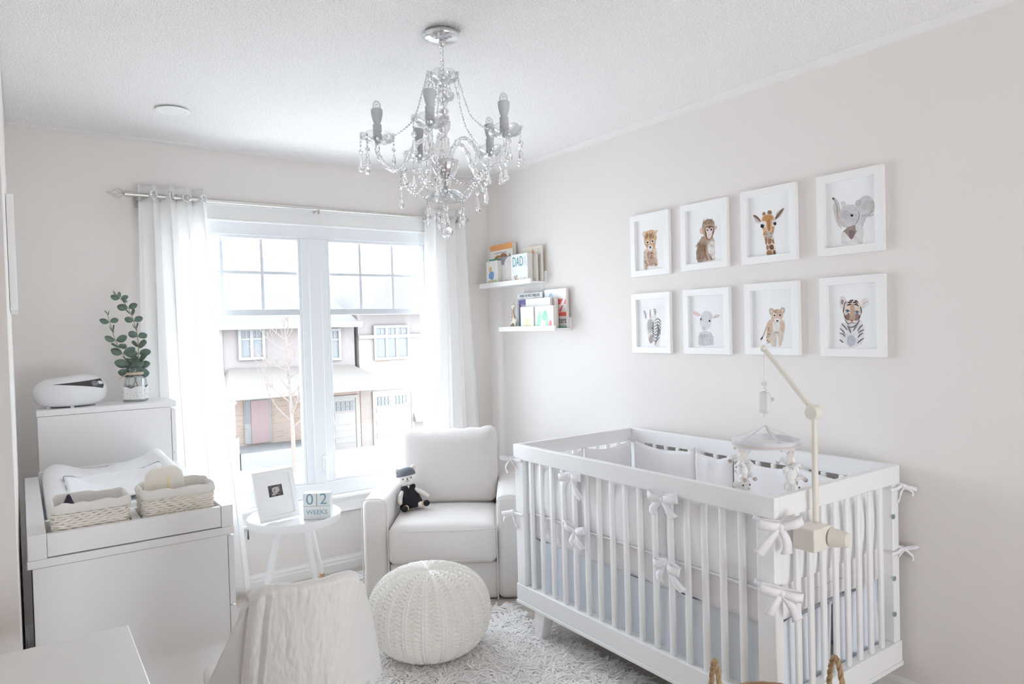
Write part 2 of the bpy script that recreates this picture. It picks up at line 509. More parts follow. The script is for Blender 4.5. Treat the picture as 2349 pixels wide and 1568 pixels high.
# recessed ceiling light
d = thing('recessed_light', 'flat round white recessed light in the ceiling above the tall chest', 'ceiling light', (-2.047, -0.63, H))
m = MB(); m.lathe([(0.062, 0.0), (0.07, -0.004), (0.058, -0.007), (0.05, -0.004), (0.05, 0.0)], 40, (-2.047, -0.63, H)); m.build('trim_ring', TRIM, d)
m = MB(); m.lathe([(0.0, -0.0035), (0.05, -0.0035), (0.05, 0.0)], 40, (-2.047, -0.63, H)); m.build('lens', mat('frosted_lens', (0.85, 0.85, 0.84), 0.5), d)

# ------------------------------------------------------------------ curtain rod and curtains
YR, ZR = -0.1, 2.125
rod = thing('curtain_rod', 'brushed nickel curtain rod with open cage finials above the window', 'curtain rod', (-1.23, YR, ZR))
m = MB(); m.cyl((-2.17, YR, ZR), (-1.21, YR, ZR), 0.0105, n=16); m.cyl((-1.21, YR, ZR), (-0.29, YR, ZR), 0.008, n=16)
m.build('rod', NICKEL, rod)
for sx, x in ((-1, -2.165), (1, -0.295)):
    m = MB()
    m.cyl((x, YR, ZR), (x + sx * 0.022, YR, ZR), 0.014, n=16)
    for k in range(5):
        a = 2 * PI * k / 5 + 0.3
        pts = [(x + sx * (0.022 + 0.062 * t), YR + math.cos(a + t * 1.0) * 0.024 * math.sin(PI * min(1, t * 0.96 + 0.04)), ZR + math.sin(a + t * 1.0) * 0.024 * math.sin(PI * min(1, t * 0.96 + 0.04))) for t in [i / 12 for i in range(13)]]
        m.tube(pts, 0.0021, 6)
    m.sphere((x + sx * 0.088, YR, ZR), (0.009, 0.006, 0.006), 10, 8)
    m.build('finial', NICKEL, rod)
for x in (-2.12, -1.21, -0.31):
    m = MB(); m.cyl((x, YR, ZR - 0.004), (x, 0.0, ZR - 0.012), 0.005, n=10); m.box(x - 0.012, x + 0.012, -0.012, 0.0, ZR - 0.045, ZR + 0.02); m.cyl((x, YR, ZR + 0.001), (x, YR, ZR - 0.03), 0.007, n=10)
    m.build('bracket', NICKEL, rod)

def sheer():
    m = mat('white_voile', (0.97, 0.965, 0.96), 0.9, spec=0.1, noise=(8, 0.01), bump=(500, 0.15, 0.0006), trans=0.34)
    n, l = m.node_tree.nodes, m.node_tree.links
    out = n['Material Output']; src = out.inputs['Surface'].links[0].from_socket
    tp = n.new('ShaderNodeBsdfTransparent'); ms = n.new('ShaderNodeMixShader'); ms.inputs['Fac'].default_value = 0.03
    l.new(src, ms.inputs[1]); l.new(tp.outputs['BSDF'], ms.inputs[2]); l.new(ms.outputs['Shader'], out.inputs['Surface'])
    return m
VOILE = sheer()
def curtain(label, tops, bots, xs_grom, seed):
    """tops/bots: (x0, x1); folds hang from the rod"""
    c = thing('curtain', label, 'curtain', ((tops[0] + tops[1]) / 2, YR, 0.03), group='white curtains at the window')
    nf = 4.0
    def fn(u, v):
        # v: 0 top .. 1 bottom
        z = 2.178 - v * (2.178 - 0.035)
        e = v ** 1.25
        x0 = tops[0] + (bots[0] - tops[0]) * e; x1 = tops[1] + (bots[1] - tops[1]) * e
        uu = u + 0.018 * vnoise(u * 4 + seed, v * 2.5)
        amp = 0.040 * (1 - 0.25 * v) * (0.8 + 0.35 * vnoise(u * 5 + seed * 3, v * 1.5 + 4))
        x = x0 + (x1 - x0) * uu + 0.012 * math.sin(4 * PI * nf * u) * (0.3 + v)
        y = YR + amp * math.sin(2 * PI * nf * u) + 0.012 * vnoise(u * 9 + seed, v * 5) * v
        return (x, min(y, -0.03), z)
    m = MB(); m.grid(fn, 150, 60)
    m.build('fabric', VOILE, c, smooth=180, solid=0.0012)
    for k, u in enumerate(xs_grom):
        p = fn(u, 0.025); q = fn(u + 0.01, 0.025)
        t = Vector((q[0] - p[0], q[1] - p[1], 0)).normalized(); nn = Vector((-t.y, t.x, 0))
        if nn.y > 0: nn = -nn
        ctr = Vector((p[0], p[1], ZR)); up = Vector((0, 0, 1))
        pts = [ctr + nn * 0.003 + (t * math.cos(a) + up * math.sin(a)) * 0.019 for a in [2 * PI * i / 20 for i in range(20)]]
        g = MB(); g.tube(pts, 0.0045, 8, closed=True); g.build('grommet', CHROME, c)
    return c
curtain('white curtain on the left side of the window, beside the tall chest', (-2.125, -1.815), (-2.17, -1.655), [(k + 0.5) / 8 for k in range(0, 8)], 1.3)
curtain('white curtain on the right side of the window, behind the armchair', (-0.525, -0.235), (-0.63, -0.14), [(k + 0.5) / 8 for k in range(0, 8)], 5.1)

# ------------------------------------------------------------------ outside, across the street
GZ = -2.6
asph = mat('bounce_pale_ground', (0.84, 0.80, 0.755), 0.9, noise=(0.6, 0.06))  # colour raised to stand in for sunlight and bounce light onto the ceiling
struct(MB().box(-40, 60, 1.5, 80, GZ - 0.3, GZ).build('ground', asph, smooth=0))
BRICK = None
def brick_mat(name, c1, c2, cm, scale=1.0):
    m = bpy.data.materials.new(name); m.use_nodes = True
    n, l = m.node_tree.nodes, m.node_tree.links
    b = n['Principled BSDF']; b.inputs['Roughness'].default_value = 0.9
    tc = n.new('ShaderNodeTexCoord'); mp = n.new('ShaderNodeMapping'); mp.inputs['Rotation'].default_value = (R(90), 0, 0)
    br = n.new('ShaderNodeTexBrick'); br.inputs['Scale'].default_value = scale
    br.inputs['Color1'].default_value = (*c1, 1); br.inputs['Color2'].default_value = (*c2, 1); br.inputs['Mortar'].default_value = (*cm, 1)
    br.inputs['Brick Width'].default_value = 0.28; br.inputs['Row Height'].default_value = 0.09; br.inputs['Mortar Size'].default_value = 0.012
    l.new(tc.outputs['Object'], mp.inputs['Vector']); l.new(mp.outputs['Vector'], br.inputs['Vector'])
    l.new(br.outputs['Color'], b.inputs['Base Color'])
    return m
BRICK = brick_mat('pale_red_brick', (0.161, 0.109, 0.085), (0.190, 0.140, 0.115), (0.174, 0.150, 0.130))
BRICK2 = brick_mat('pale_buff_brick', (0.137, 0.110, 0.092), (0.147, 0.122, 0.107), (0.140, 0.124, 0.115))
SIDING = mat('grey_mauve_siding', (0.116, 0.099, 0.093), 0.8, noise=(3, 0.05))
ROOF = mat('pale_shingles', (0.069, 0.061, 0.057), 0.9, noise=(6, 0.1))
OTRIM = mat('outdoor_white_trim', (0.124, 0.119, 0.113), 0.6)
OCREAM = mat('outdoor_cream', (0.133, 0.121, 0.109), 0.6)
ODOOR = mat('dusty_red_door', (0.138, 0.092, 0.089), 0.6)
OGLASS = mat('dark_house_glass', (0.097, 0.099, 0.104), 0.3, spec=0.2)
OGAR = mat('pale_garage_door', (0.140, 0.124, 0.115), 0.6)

def hwin(parent, x0, x1, z0, z1, y, cols=2):
    m = MB(); t = 0.09
    m.box(x0 - t, x1 + t, y - 0.09, y + 0.02, z0 - t, z0); m.box(x0 - t, x1 + t, y - 0.09, y + 0.02, z1, z1 + t)
    m.box(x0 - t, x0, y - 0.09, y + 0.02, z0, z1); m.box(x1, x1 + t, y - 0.09, y + 0.02, z0, z1)
    for k in range(1, cols):
        x = x0 + (x1 - x0) * k / cols
        m.box(x - 0.05, x + 0.05, y - 0.07, y + 0.02, z0, z1)
    zt = z0 + (z1 - z0) * 0.68
    m.box(x0, x1, y - 0.062, y + 0.02, zt - 0.03, zt + 0.03)
    for k in range(cols):
        x = x0 + (x1 - x0) * (k + 0.5) / cols
        m.box(x - 0.015, x + 0.015, y - 0.055, y + 0.02, zt, z1)
    f = m.build('window', OTRIM, parent, smooth=0)
    MB().box(x0, x1, y - 0.03, y + 0.01, z0, z1).build('pane', OGLASS, f, smooth=0)

def garage(parent, x0, x1, y, z0, z1, wins):
    m = MB(); m.box(x0, x1, y - 0.03, y + 0.03, z0, z1)
    for k in range(1, 4):
        z = z0 + (z1 - z0) * k / 4
        m.box(x0 + 0.03, x1 - 0.03, y - 0.045, y - 0.03, z - 0.22, z - 0.04)
    g = m.build('garage_door', OGAR, parent, smooth=0)
    m = MB(); m.box(x0 - 0.1, x0, y - 0.06, y + 0.04, z0, z1); m.box(x1, x1 + 0.1, y - 0.06, y + 0.04, z0, z1); m.box(x0 - 0.1, x1 + 0.1, y - 0.06, y + 0.04, z1, z1 + 0.1)
    m.build('door_trim', OCREAM, parent, smooth=0)
    for (a, b) in wins:
        m = MB(); n = 4; w = (b - a) / n
        for i in range(n):
            for j in range(2):
                m.box(a + i * w + 0.02, a + (i + 1) * w - 0.02, y - 0.06, y - 0.02, z1 - 0.42 + j * 0.17, z1 - 0.42 + j * 0.17 + 0.14)
        m.build('pane', OGLASS, g, smooth=0)

def gable_roof(x0, x1, y0, y1, z0, zr, over=0.35, along='x'):
    m = MB()
    x0 -= over; x1 += over; y0 -= over; y1 += over
    if along == 'x':
        ym = (y0 + y1) / 2; hx = (x1 - x0) * 0.22
        vs = [(x0, y0, z0), (x1, y0, z0), (x1, y1, z0), (x0, y1, z0), (x0 + hx, ym, zr), (x1 - hx, ym, zr)]
        fs = [(0, 1, 5, 4), (2, 3, 4, 5), (3, 0, 4), (1, 2, 5), (3, 2, 1, 0)]
    else:
        xm = (x0 + x1) / 2
        vs = [(x0, y0, z0), (x1, y0, z0), (x1, y1, z0), (x0, y1, z0), (xm, y0 + 1.5, zr), (xm, y1 - 1, zr)]
        fs = [(0, 1, 4), (1, 2, 5, 4), (2, 3, 5), (3, 0, 4, 5), (3, 2, 1, 0)]
    m.add(vs, fs)
    return m
Y1 = 19.0
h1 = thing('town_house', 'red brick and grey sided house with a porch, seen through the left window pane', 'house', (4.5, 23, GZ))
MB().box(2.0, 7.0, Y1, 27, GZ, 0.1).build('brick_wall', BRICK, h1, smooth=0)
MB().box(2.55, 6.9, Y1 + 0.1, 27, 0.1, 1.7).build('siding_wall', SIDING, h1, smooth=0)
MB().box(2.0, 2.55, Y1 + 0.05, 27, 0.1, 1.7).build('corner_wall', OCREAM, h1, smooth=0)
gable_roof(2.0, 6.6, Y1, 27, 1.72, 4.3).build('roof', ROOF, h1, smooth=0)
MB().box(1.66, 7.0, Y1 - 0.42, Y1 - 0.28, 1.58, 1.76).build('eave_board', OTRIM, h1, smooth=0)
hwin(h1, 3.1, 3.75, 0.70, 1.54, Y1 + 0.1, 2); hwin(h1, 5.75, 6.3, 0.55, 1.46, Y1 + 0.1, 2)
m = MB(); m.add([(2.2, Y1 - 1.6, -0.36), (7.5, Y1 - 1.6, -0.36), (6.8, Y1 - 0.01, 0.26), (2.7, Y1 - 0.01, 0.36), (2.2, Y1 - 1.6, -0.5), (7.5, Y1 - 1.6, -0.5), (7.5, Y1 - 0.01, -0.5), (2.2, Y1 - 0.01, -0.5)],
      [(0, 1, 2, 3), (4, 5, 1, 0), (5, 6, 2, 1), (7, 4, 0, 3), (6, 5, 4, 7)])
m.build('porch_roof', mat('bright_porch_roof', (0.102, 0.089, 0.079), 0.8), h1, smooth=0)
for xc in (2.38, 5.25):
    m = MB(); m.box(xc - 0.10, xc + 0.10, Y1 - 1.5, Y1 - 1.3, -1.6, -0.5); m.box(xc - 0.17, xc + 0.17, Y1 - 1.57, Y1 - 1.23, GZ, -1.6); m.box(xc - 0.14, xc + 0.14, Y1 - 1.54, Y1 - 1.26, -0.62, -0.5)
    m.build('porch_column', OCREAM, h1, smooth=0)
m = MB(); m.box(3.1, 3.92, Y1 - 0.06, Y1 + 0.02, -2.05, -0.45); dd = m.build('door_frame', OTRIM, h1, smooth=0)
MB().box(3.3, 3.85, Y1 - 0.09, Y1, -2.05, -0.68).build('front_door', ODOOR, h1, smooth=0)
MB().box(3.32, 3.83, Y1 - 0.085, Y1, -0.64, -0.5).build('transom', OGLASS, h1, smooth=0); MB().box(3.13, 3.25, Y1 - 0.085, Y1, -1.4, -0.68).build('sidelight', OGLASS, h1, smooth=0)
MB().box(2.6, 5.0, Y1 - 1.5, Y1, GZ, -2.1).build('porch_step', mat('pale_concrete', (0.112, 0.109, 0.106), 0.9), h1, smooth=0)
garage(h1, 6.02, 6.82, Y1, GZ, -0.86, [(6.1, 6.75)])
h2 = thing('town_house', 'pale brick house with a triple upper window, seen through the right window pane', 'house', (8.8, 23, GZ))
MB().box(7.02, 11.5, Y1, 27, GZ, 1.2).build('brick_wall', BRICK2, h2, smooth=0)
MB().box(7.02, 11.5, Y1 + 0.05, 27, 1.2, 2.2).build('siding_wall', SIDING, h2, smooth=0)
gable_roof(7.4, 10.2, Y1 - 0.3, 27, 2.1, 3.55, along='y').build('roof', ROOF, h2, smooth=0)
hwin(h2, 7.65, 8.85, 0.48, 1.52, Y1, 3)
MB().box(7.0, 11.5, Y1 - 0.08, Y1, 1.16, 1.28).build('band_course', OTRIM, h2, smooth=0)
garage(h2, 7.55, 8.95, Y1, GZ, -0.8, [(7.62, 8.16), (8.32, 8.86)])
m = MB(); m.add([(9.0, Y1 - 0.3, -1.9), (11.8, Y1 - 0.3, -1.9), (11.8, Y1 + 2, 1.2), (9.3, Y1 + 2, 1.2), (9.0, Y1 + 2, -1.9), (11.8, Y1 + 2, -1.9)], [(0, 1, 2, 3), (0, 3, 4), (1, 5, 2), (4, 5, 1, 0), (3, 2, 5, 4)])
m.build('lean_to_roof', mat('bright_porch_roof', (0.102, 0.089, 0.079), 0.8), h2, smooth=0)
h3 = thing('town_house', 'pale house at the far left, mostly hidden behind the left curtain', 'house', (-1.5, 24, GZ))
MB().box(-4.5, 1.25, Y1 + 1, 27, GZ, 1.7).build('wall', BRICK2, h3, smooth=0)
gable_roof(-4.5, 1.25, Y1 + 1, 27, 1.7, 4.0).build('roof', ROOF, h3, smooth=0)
MB().box(1.62, 1.98, Y1 + 2, 26, GZ, 0.4).build('link_wall', BRICK2, h1, smooth=0)
# bare tree on the lawn
tree = thing('bare_tree', 'leafless young tree standing in front of the brick house outside', 'tree', (3.75, 16.2, GZ))
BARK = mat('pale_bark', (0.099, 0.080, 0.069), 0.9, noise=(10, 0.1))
tr = random.Random(11)
trunk = [(3.75, 16.2, GZ), (3.74, 16.2, -1.4), (3.70, 16.2, -0.3), (3.66, 16.2, 0.8), (3.6, 16.2, 1.9)]
MB().tube(catmull(trunk, 5), [0.075 - 0.065 * i / 20 for i in range(21)], 8).build('trunk', BARK, tree)
def branch(p, d, L, r, depth, m):
    pts = [p]; q = Vector(p); d = Vector(d).normalized()
    for i in range(4):
        d = (d + Vector((tr.uniform(-.2, .2), tr.uniform(-.2, .2), tr.uniform(-.02, .22)))).normalized()
        q = q + d * L / 4; pts.append(tuple(q))
    m.tube(pts, [r * (1 - 0.2 * i) for i in range(5)], 5)
    if depth > 0:
        for k in range(3):
            i = tr.randint(1, 4)
            dd = (d + Vector((tr.uniform(-.9, .9), tr.uniform(-.6, .6), tr.uniform(-.1, .7)))).normalized()
            branch(pts[i], dd, L * tr.uniform(.45, .65), r * 0.6, depth - 1, m)
for k in range(16):
    z = -1.3 + 2.7 * k / 15
    a = k * 2.4
    mm = MB(); branch((3.7 - 0.03 * z, 16.2, z), (math.cos(a), 0.6 * math.sin(a), 0.55), 1.15 - 0.03 * k, 0.026, 2, mm)
    mm.build('branch', BARK, tree, smooth=60)

# ------------------------------------------------------------------ tall chest by the window
X0, X1, Y0, Y1c, ZT = -2.585, -2.04, -0.41, -0.165, 1.118
ch = thing('chest_of_drawers', 'tall narrow white chest beside the window curtain, behind the dresser', 'chest', ((X0 + X1) / 2, (Y0 + Y1c) / 2, 0))
MB().box(X0, X1, Y0, Y1c, ZT - 0.026, ZT).build('top', WHITE, ch, bevel=0.002)
m = MB(); m.box(X0 + 0.003, X1 - 0.024, Y0 + 0.003, Y0 + 0.021, 0, ZT - 0.027); m.box(X0 + 0.003, X1 - 0.024, Y1c - 0.02, Y1c, 0, ZT - 0.027); m.box(X0 + 0.003, X0 + 0.02, Y0 + 0.021, Y1c - 0.02, 0, ZT - 0.027)
m.build('carcass', WHITE, ch, bevel=0.002)
for k in range(5):
    z0 = 0.06 + k * 0.205
    MB().box(X1 - 0.022, X1 - 0.003, Y0 + 0.004, Y1c - 0.002, z0, z0 + 0.2).build('drawer_front', WHITE, ch, bevel=0.002)

# ------------------------------------------------------------------ dresser with the changing tray
DX0, DX1, DY0, DY1, DZ = -2.637, -2.066, -1.56, -0.475, 0.781
dr = thing('dresser', 'low wide white dresser under the changing tray along the left wall', 'dresser', ((DX0 + DX1) / 2, (DY0 + DY1) / 2, 0))
MB().box(DX0, DX1, DY0, DY1, DZ - 0.024, DZ).build('top', WHITE, dr, bevel=0.002)
m = MB(); m.box(DX0 + 0.012, DX1 - 0.022, DY0 + 0.004, DY0 + 0.026, 0, DZ - 0.025); m.box(DX0 + 0.012, DX1 - 0.022, DY1 - 0.026, DY1 - 0.004, 0, DZ - 0.025); m.box(DX0 + 0.012, DX0 + 0.03, DY0 + 0.026, DY1 - 0.026, 0, DZ - 0.025)
m.build('carcass', WHITE, dr, bevel=0.002)
for k in range(3):
    z0 = 0.05 + k * 0.235
    MB().box(DX1 - 0.02, DX1 - 0.001, DY0 + 0.006, DY1 - 0.006, z0, z0 + 0.23).build('drawer_front', WHITE, dr, bevel=0.002)
TZ0, TZ1, T = DZ + 0.0035, 0.853, 0.02
tray = thing('changing_tray', 'white wooden changing tray with compartments on top of the dresser', 'changing tray', ((DX0 + DX1) / 2, -1.0, DZ))
m = MB(); m.box(DX0 + 0.05, DX1 - 0.04, DY0 + 0.005, DY0 + 0.005 + T, TZ0, TZ1 - 0.002); m.build('front_board', WHITE, tray, bevel=0.0015)
m = MB(); m.box(DX0 + 0.002, DX0 + 0.049, DY0 + 0.003, DY1 - 0.02, DZ, TZ1); m.build('side_board', WHITE, tray, bevel=0.002)
m = MB(); m.box(DX1 - 0.039, DX1 - 0.002, DY0 + 0.003, DY1 - 0.02, DZ, TZ1); m.build('side_board', WHITE, tray, bevel=0.002)
m = MB(); m.box(DX0 + 0.05, DX1 - 0.04, DY1 - 0.04, DY1 - 0.022, DZ, TZ1 + 0.02); m.build('back_board', WHITE, tray, bevel=0.002)
m = MB(); m.box(DX0 + 0.05, DX1 - 0.04, -1.352, -1.336, DZ, TZ1 - 0.006); m.build('divider', WHITE, tray, bevel=0.002)
m = MB(); m.box(-2.362, -2.336, DY0 + 0.026, -1.353, DZ, TZ1 - 0.006); m.build('divider', WHITE, tray, bevel=0.002)

# contoured changing pad with cover, and the stitched liner on it
PAD = mat('white_terry_cover', (0.88, 0.88, 0.89), 0.9, spec=0.1, sheen=0.2, noise=(30, 0.015), bump=(260, 0.35, 0.002))
px0, px1, py0, py1 = -2.578, -2.112, -1.318, -0.54
def pad_z(x, y):
    u = (x - (px0 + px1) / 2) / ((px1 - px0) / 2); v = (y - py0) / (py1 - py0)
    side = 0.060 * abs(u) ** 2.2 * (1.35 if u > 0 else 0.8)
    rim = 1 - 0.85 * max(0, abs(u) - 0.80) / 0.20
    return 0.856 + side * max(rim, 0.35) + 0.008 * vnoise(x * 14, y * 9) + 0.018 * v ** 3 + (0.008 * v if u > 0 else 0)
def padfn(p, u):
    if u.z > 0.0:
        k = min(1, max(0, (p.z - 0.80) / 0.05))
        q = Vector(p); q.z = 0.80 + (pad_z(p.x, p.y) - 0.80) * k * (1.0 if u.z > 0.99 else 0.95)
        return q
    return p
pad = thing('changing_pad', 'white contoured changing pad lying in the tray behind the two baskets', 'changing pad', ((px0 + px1) / 2, (py0 + py1) / 2, DZ + 0.001))
m = MB(); m.soft(px0, px1, py0, py1, DZ + 0.001, 0.856, 0.03, 26, padfn)
m.build('cover', PAD, pad, smooth=180)
lx0, lx1, ly0, ly1 = -2.515, -2.185, -1.245, -0.80
def liner(u, v):
    x = lx0 + (lx1 - lx0) * u; y = ly0 + (ly1 - ly0) * v
    return x, y, pad_z(x, y) + 0.006 + 0.0025 * vnoise(x * 25, y * 18)
def rounded(n=60, r=0.14):
    out = []
    for cx_, cy_, a0 in ((1 - r, 1 - r, 0), (r, 1 - r, 90), (r, r, 180), (1 - r, r, 270)):
        for k in range(n // 4):
            a = R(a0 + 90 * k / (n // 4 - 1)); out.append((cx_ + r * math.cos(a), cy_ + r * math.sin(a)))
    return out
LIN = mat('white_muslin', (0.9, 0.9, 0.92), 0.9, spec=0.1, bump=(300, 0.2, 0.001))
ln = thing('stitched_cloth', 'white muslin cloth with grey stitched edge lying on the changing pad', 'cloth', ((lx0 + lx1) / 2, (ly0 + ly1) / 2, 0.86))
m = MB(); rp = rounded(80)
rings = [[(0.5 + (a - 0.5) * s, 0.5 + (b - 0.5) * s) for a, b in rp] for s in [k / 10 for k in range(1, 11)]]
vs = [liner(0.5, 0.5)] + [liner(*q) for rg in rings for q in rg]; n_ = len(rp)
fs = [(0, 1 + k, 1 + (k + 1) % n_) for k in range(n_)]
for i in range(9):
    for k in range(n_): fs.append((1 + i * n_ + k, 1 + (i + 1) * n_ + k, 1 + (i + 1) * n_ + (k + 1) % n_, 1 + i * n_ + (k + 1) % n_))
m.add(vs, fs); m.build('cloth', LIN, ln, smooth=180, solid=0.003)
m = MB(); dense = []
for i in range(n_):
    a, b = rp[i], rp[(i + 1) % n_]
    for t in range(4): dense.append((a[0] + (b[0] - a[0]) * t / 4, a[1] + (b[1] - a[1]) * t / 4))
for i in range(0, len(dense), 2):
    p = Vector(liner(*dense[i])) + Vector((0, 0, 0.0022)); q = Vector(liner(*dense[(i + 1) % len(dense)])) + Vector((0, 0, 0.0022))
    m.tube([p, q], 0.0012, 5)
m.build('stitched_edge', mat('slate_thread', (0.17, 0.19, 0.24), 0.8), ln)

# two wicker baskets with cloth liners
WICK = mat('whitewashed_rope', (0.84, 0.80, 0.73), 0.8, noise=(60, 0.12), bump=(150, 0.4, 0.002))
LINEN = mat('oatmeal_linen', (0.80, 0.775, 0.74), 0.9, spec=0.1, noise=(20, 0.03), bump=(400, 0.25, 0.0012))
def rrect(x0, x1, y0, y1, r, n=10):
    out = []
    for cx_, cy_, a0 in ((x1 - r, y1 - r, 0), (x0 + r, y1 - r, 90), (x0 + r, y0 + r, 180), (x1 - r, y0 + r, 270)):
        for k in range(n): a = R(a0 + 90 * k / (n - 1)); out.append((cx_ + r * math.cos(a), cy_ + r * math.sin(a)))
    return out
def densify(P, d):
    out = []
    for i in range(len(P)):
        a, b = P[i], P[(i + 1) % len(P)]; L = math.dist(a, b); n = max(1, int(L / d))
        for k in range(n): out.append((a[0] + (b[0] - a[0]) * k / n, a[1] + (b[1] - a[1]) * k / n))
    return out
def wicker(label, x0, x1, y0, y1, z0, zt, seed):
    b = thing('wicker_basket', label, 'basket', ((x0 + x1) / 2, (y0 + y1) / 2, z0), group='cloth-lined baskets in the changing tray')
    m = MB(); zl = z0 + (zt - z0) * 0.83; rows = int((zl + 0.008 - z0) / 0.0075)
    for k in range(rows):
        z = z0 + 0.004 + k * 0.0075; e = 0.006 * k / rows
        P = densify(rrect(x0 + 0.006 - e, x1 - 0.006 + e, y0 + 0.006 - e, y1 - 0.006 + e, 0.022, 6), 0.006)
        pts = []
        for i, (a, c) in enumerate(P):
            w = math.sin(i * PI / 2.5 + (k % 2) * PI) * 0.0022; cx_, cy_ = (x0 + x1) / 2, (y0 + y1) / 2
            d = Vector((a - cx_, c - cy_, 0)).normalized()
            pts.append((a + d.x * w, c + d.y * w, z + 0.0012 * math.sin(i * 1.3 + k * 2.1 + seed)))
        m.tube(pts, 0.0042, 6, closed=True)
    m.box(x0 + 0.012, x1 - 0.012, y0 + 0.012, y1 - 0.012, z0, z0 + 0.006)
    m.build('woven_body', WICK, b, smooth=60)
    m = MB(); P = densify(rrect(x0 - 0.002, x1 + 0.002, y0 - 0.002, y1 + 0.002, 0.026, 6), 0.008); N = len(P); cx_, cy_ = (x0 + x1) / 2, (y0 + y1) / 2
    def lf(u, v):
        i = int(round(u * N)) % N; a, c = P[i]; d = Vector((a - cx_, c - cy_, 0)); d.normalize()
        wv = 0.004 * vnoise(i * 0.35 + seed, 1.0) + 0.003 * vnoise(i * 0.12, seed)
        if v < 0.45: t = v / 0.45; off, z = 0.002 + 0.003 * math.sin(PI * t), zl + (zt + wv - zl) * t
        elif v < 0.6: t = (v - 0.45) / 0.15; off, z = 0.002 - 0.010 * t, zt + wv + 0.004 * math.sin(PI * t)
        else: t = (v - 0.6) / 0.4; off, z = -0.008 - 0.004 * t, zt + wv + (z0 + 0.01 - zt) * t
        off += 0.002 * vnoise(i * 0.6, v * 7 + seed)
        return (a + d.x * off, c + d.y * off, z)
    m.grid(lf, N, 16, cu=True); m.build('cloth_liner', LINEN, b, smooth=180, solid=0.0015)
    return b
wicker('left wicker basket with linen liner, holding a dark pointed cap', -2.572, -2.368, -1.525, -1.362, DZ + 0.002, 0.920, 1.0)
wicker('right wicker basket with linen liner, holding a folded diaper', -2.330, -2.118, -1.525, -1.362, DZ + 0.002, 0.926, 4.0)
m = MB(); cz = DZ + 0.011
m.lathe([(0.0, -0.023), (0.016, -0.023), (0.016, 0.085), (0.019, 0.088), (0.017, 0.096), (0.008, 0.118), (0.004, 0.126), (0.0, 0.127)], 20, (-2.525, -1.46, cz + 0.024))
tag(m.build('pointed_bottle', mat('dark_plum_plastic', (0.03, 0.012, 0.03), 0.35), smooth=50), 'dark pointed bottle cap sticking up out of the left wicker basket', 'bottle')
dp = thing('folded_diaper', 'folded cream diaper with a yellow line, standing in the right basket', 'diaper', (-2.25, -1.43, DZ + 0.012))
m = MB(); m.soft(-2.312, -2.195, -1.462, -1.395, DZ + 0.012, 0.985, 0.020, 12, lambda p, u: (p.x + 0.004 * u.x * (1 - u.z) - 0.006 * max(0, u.z) * u.x, p.y + 0.004 * vnoise(p.x * 30, p.z * 30), p.z - 0.006 * max(0, u.z) * abs(u.x) ** 3 + 0.004 * max(0, u.z) * u.x))
m.build('padding', mat('cream_nonwoven', (0.82, 0.78, 0.70), 0.8, bump=(120, 0.3, 0.0015)), dp, smooth=180)
m = MB(); m.box(-2.249, -2.2445, -1.4645, -1.4625, DZ + 0.09, 0.960); m.build('wetness_line', mat('pale_yellow_line', (0.85, 0.72, 0.33), 0.7), dp)

# white oval gadget of unidentified use, with slot and lens
ox, oy, oz = -2.452, -0.292, ZT
dv = thing('tabletop_device', 'white rounded oval gadget with a dark slanted slot, on the tall chest', 'gadget', (ox, oy, oz))
def se(a, t, k=0.0):
    """superellipse body: a angle, t in 0..1 from bottom to top"""
    ph = -PI / 2 + PI * t
    c, s = math.cos(ph), math.sin(ph); cc = abs(c) ** (0.50 if s > 0 else 0.34); ss = math.copysign(abs(s) ** 0.95, s)
    return Vector((ox + (0.143 + k) * cc * math.cos(a), oy + (0.108 + k) * cc * math.sin(a), oz + 0.070 + (0.066 + k) * ss + 0.006 * math.cos(a) * t))
m = MB(); m.grid(lambda u, v: se(2 * PI * u, 0.02 + 0.96 * v), 64, 40, cu=True)
n_ = 64; base = len(m.v)
m.f.append(tuple(range(n_ - 1, -1, -1))); m.m.append(0); m.f.append(tuple(range(base - n_, base))); m.m.append(0)
m.build('shell', mat('glossy_white_plastic', (0.84, 0.85, 0.87), 0.25), dv, smooth=60)
A0, A1 = R(-125), R(-22)
def slot(u, v):
    a = A0 + (A1 - A0) * u
    hgt = 0.225 * (min(1, u * 1.1) ** 1.25) * (1 - max(0, (u - 0.86) / 0.14) ** 2.5)
    t = 0.685 + 0.06 * u - hgt + v * hgt
    return se(a, t, 0.0013)
m = MB(); m.grid(slot, 50, 6); m.build('dark_slot', mat('charcoal_mesh', (0.05, 0.048, 0.05), 0.5, noise=(300, 0.5)), dv, smooth=180)
m = MB(); q = se(R(-50), 0.635, -0.002); m.sphere(q, (0.016, 0.014, 0.0145), 20, 12); m.build('lens', thin_glass('lens_glass', (0.55, 0.75, 0.78), 0.3, 0.8), dv, smooth=180)
m = MB(); q = se(R(-36), 0.645, -0.002); m.sphere(q, (0.016, 0.012, 0.010), 16, 10); m.build('reflector', CHROME, dv, smooth=180)
for a in (R(-150), R(-90), R(-20), R(100)):
    m = MB(); m.cyl((ox + 0.10 * math.cos(a), oy + 0.075 * math.sin(a), oz), (ox + 0.10 * math.cos(a), oy + 0.075 * math.sin(a), oz + 0.008), 0.008, n=12); m.build('foot', mat('glossy_white_plastic', (0.84, 0.85, 0.87), 0.25), dv)

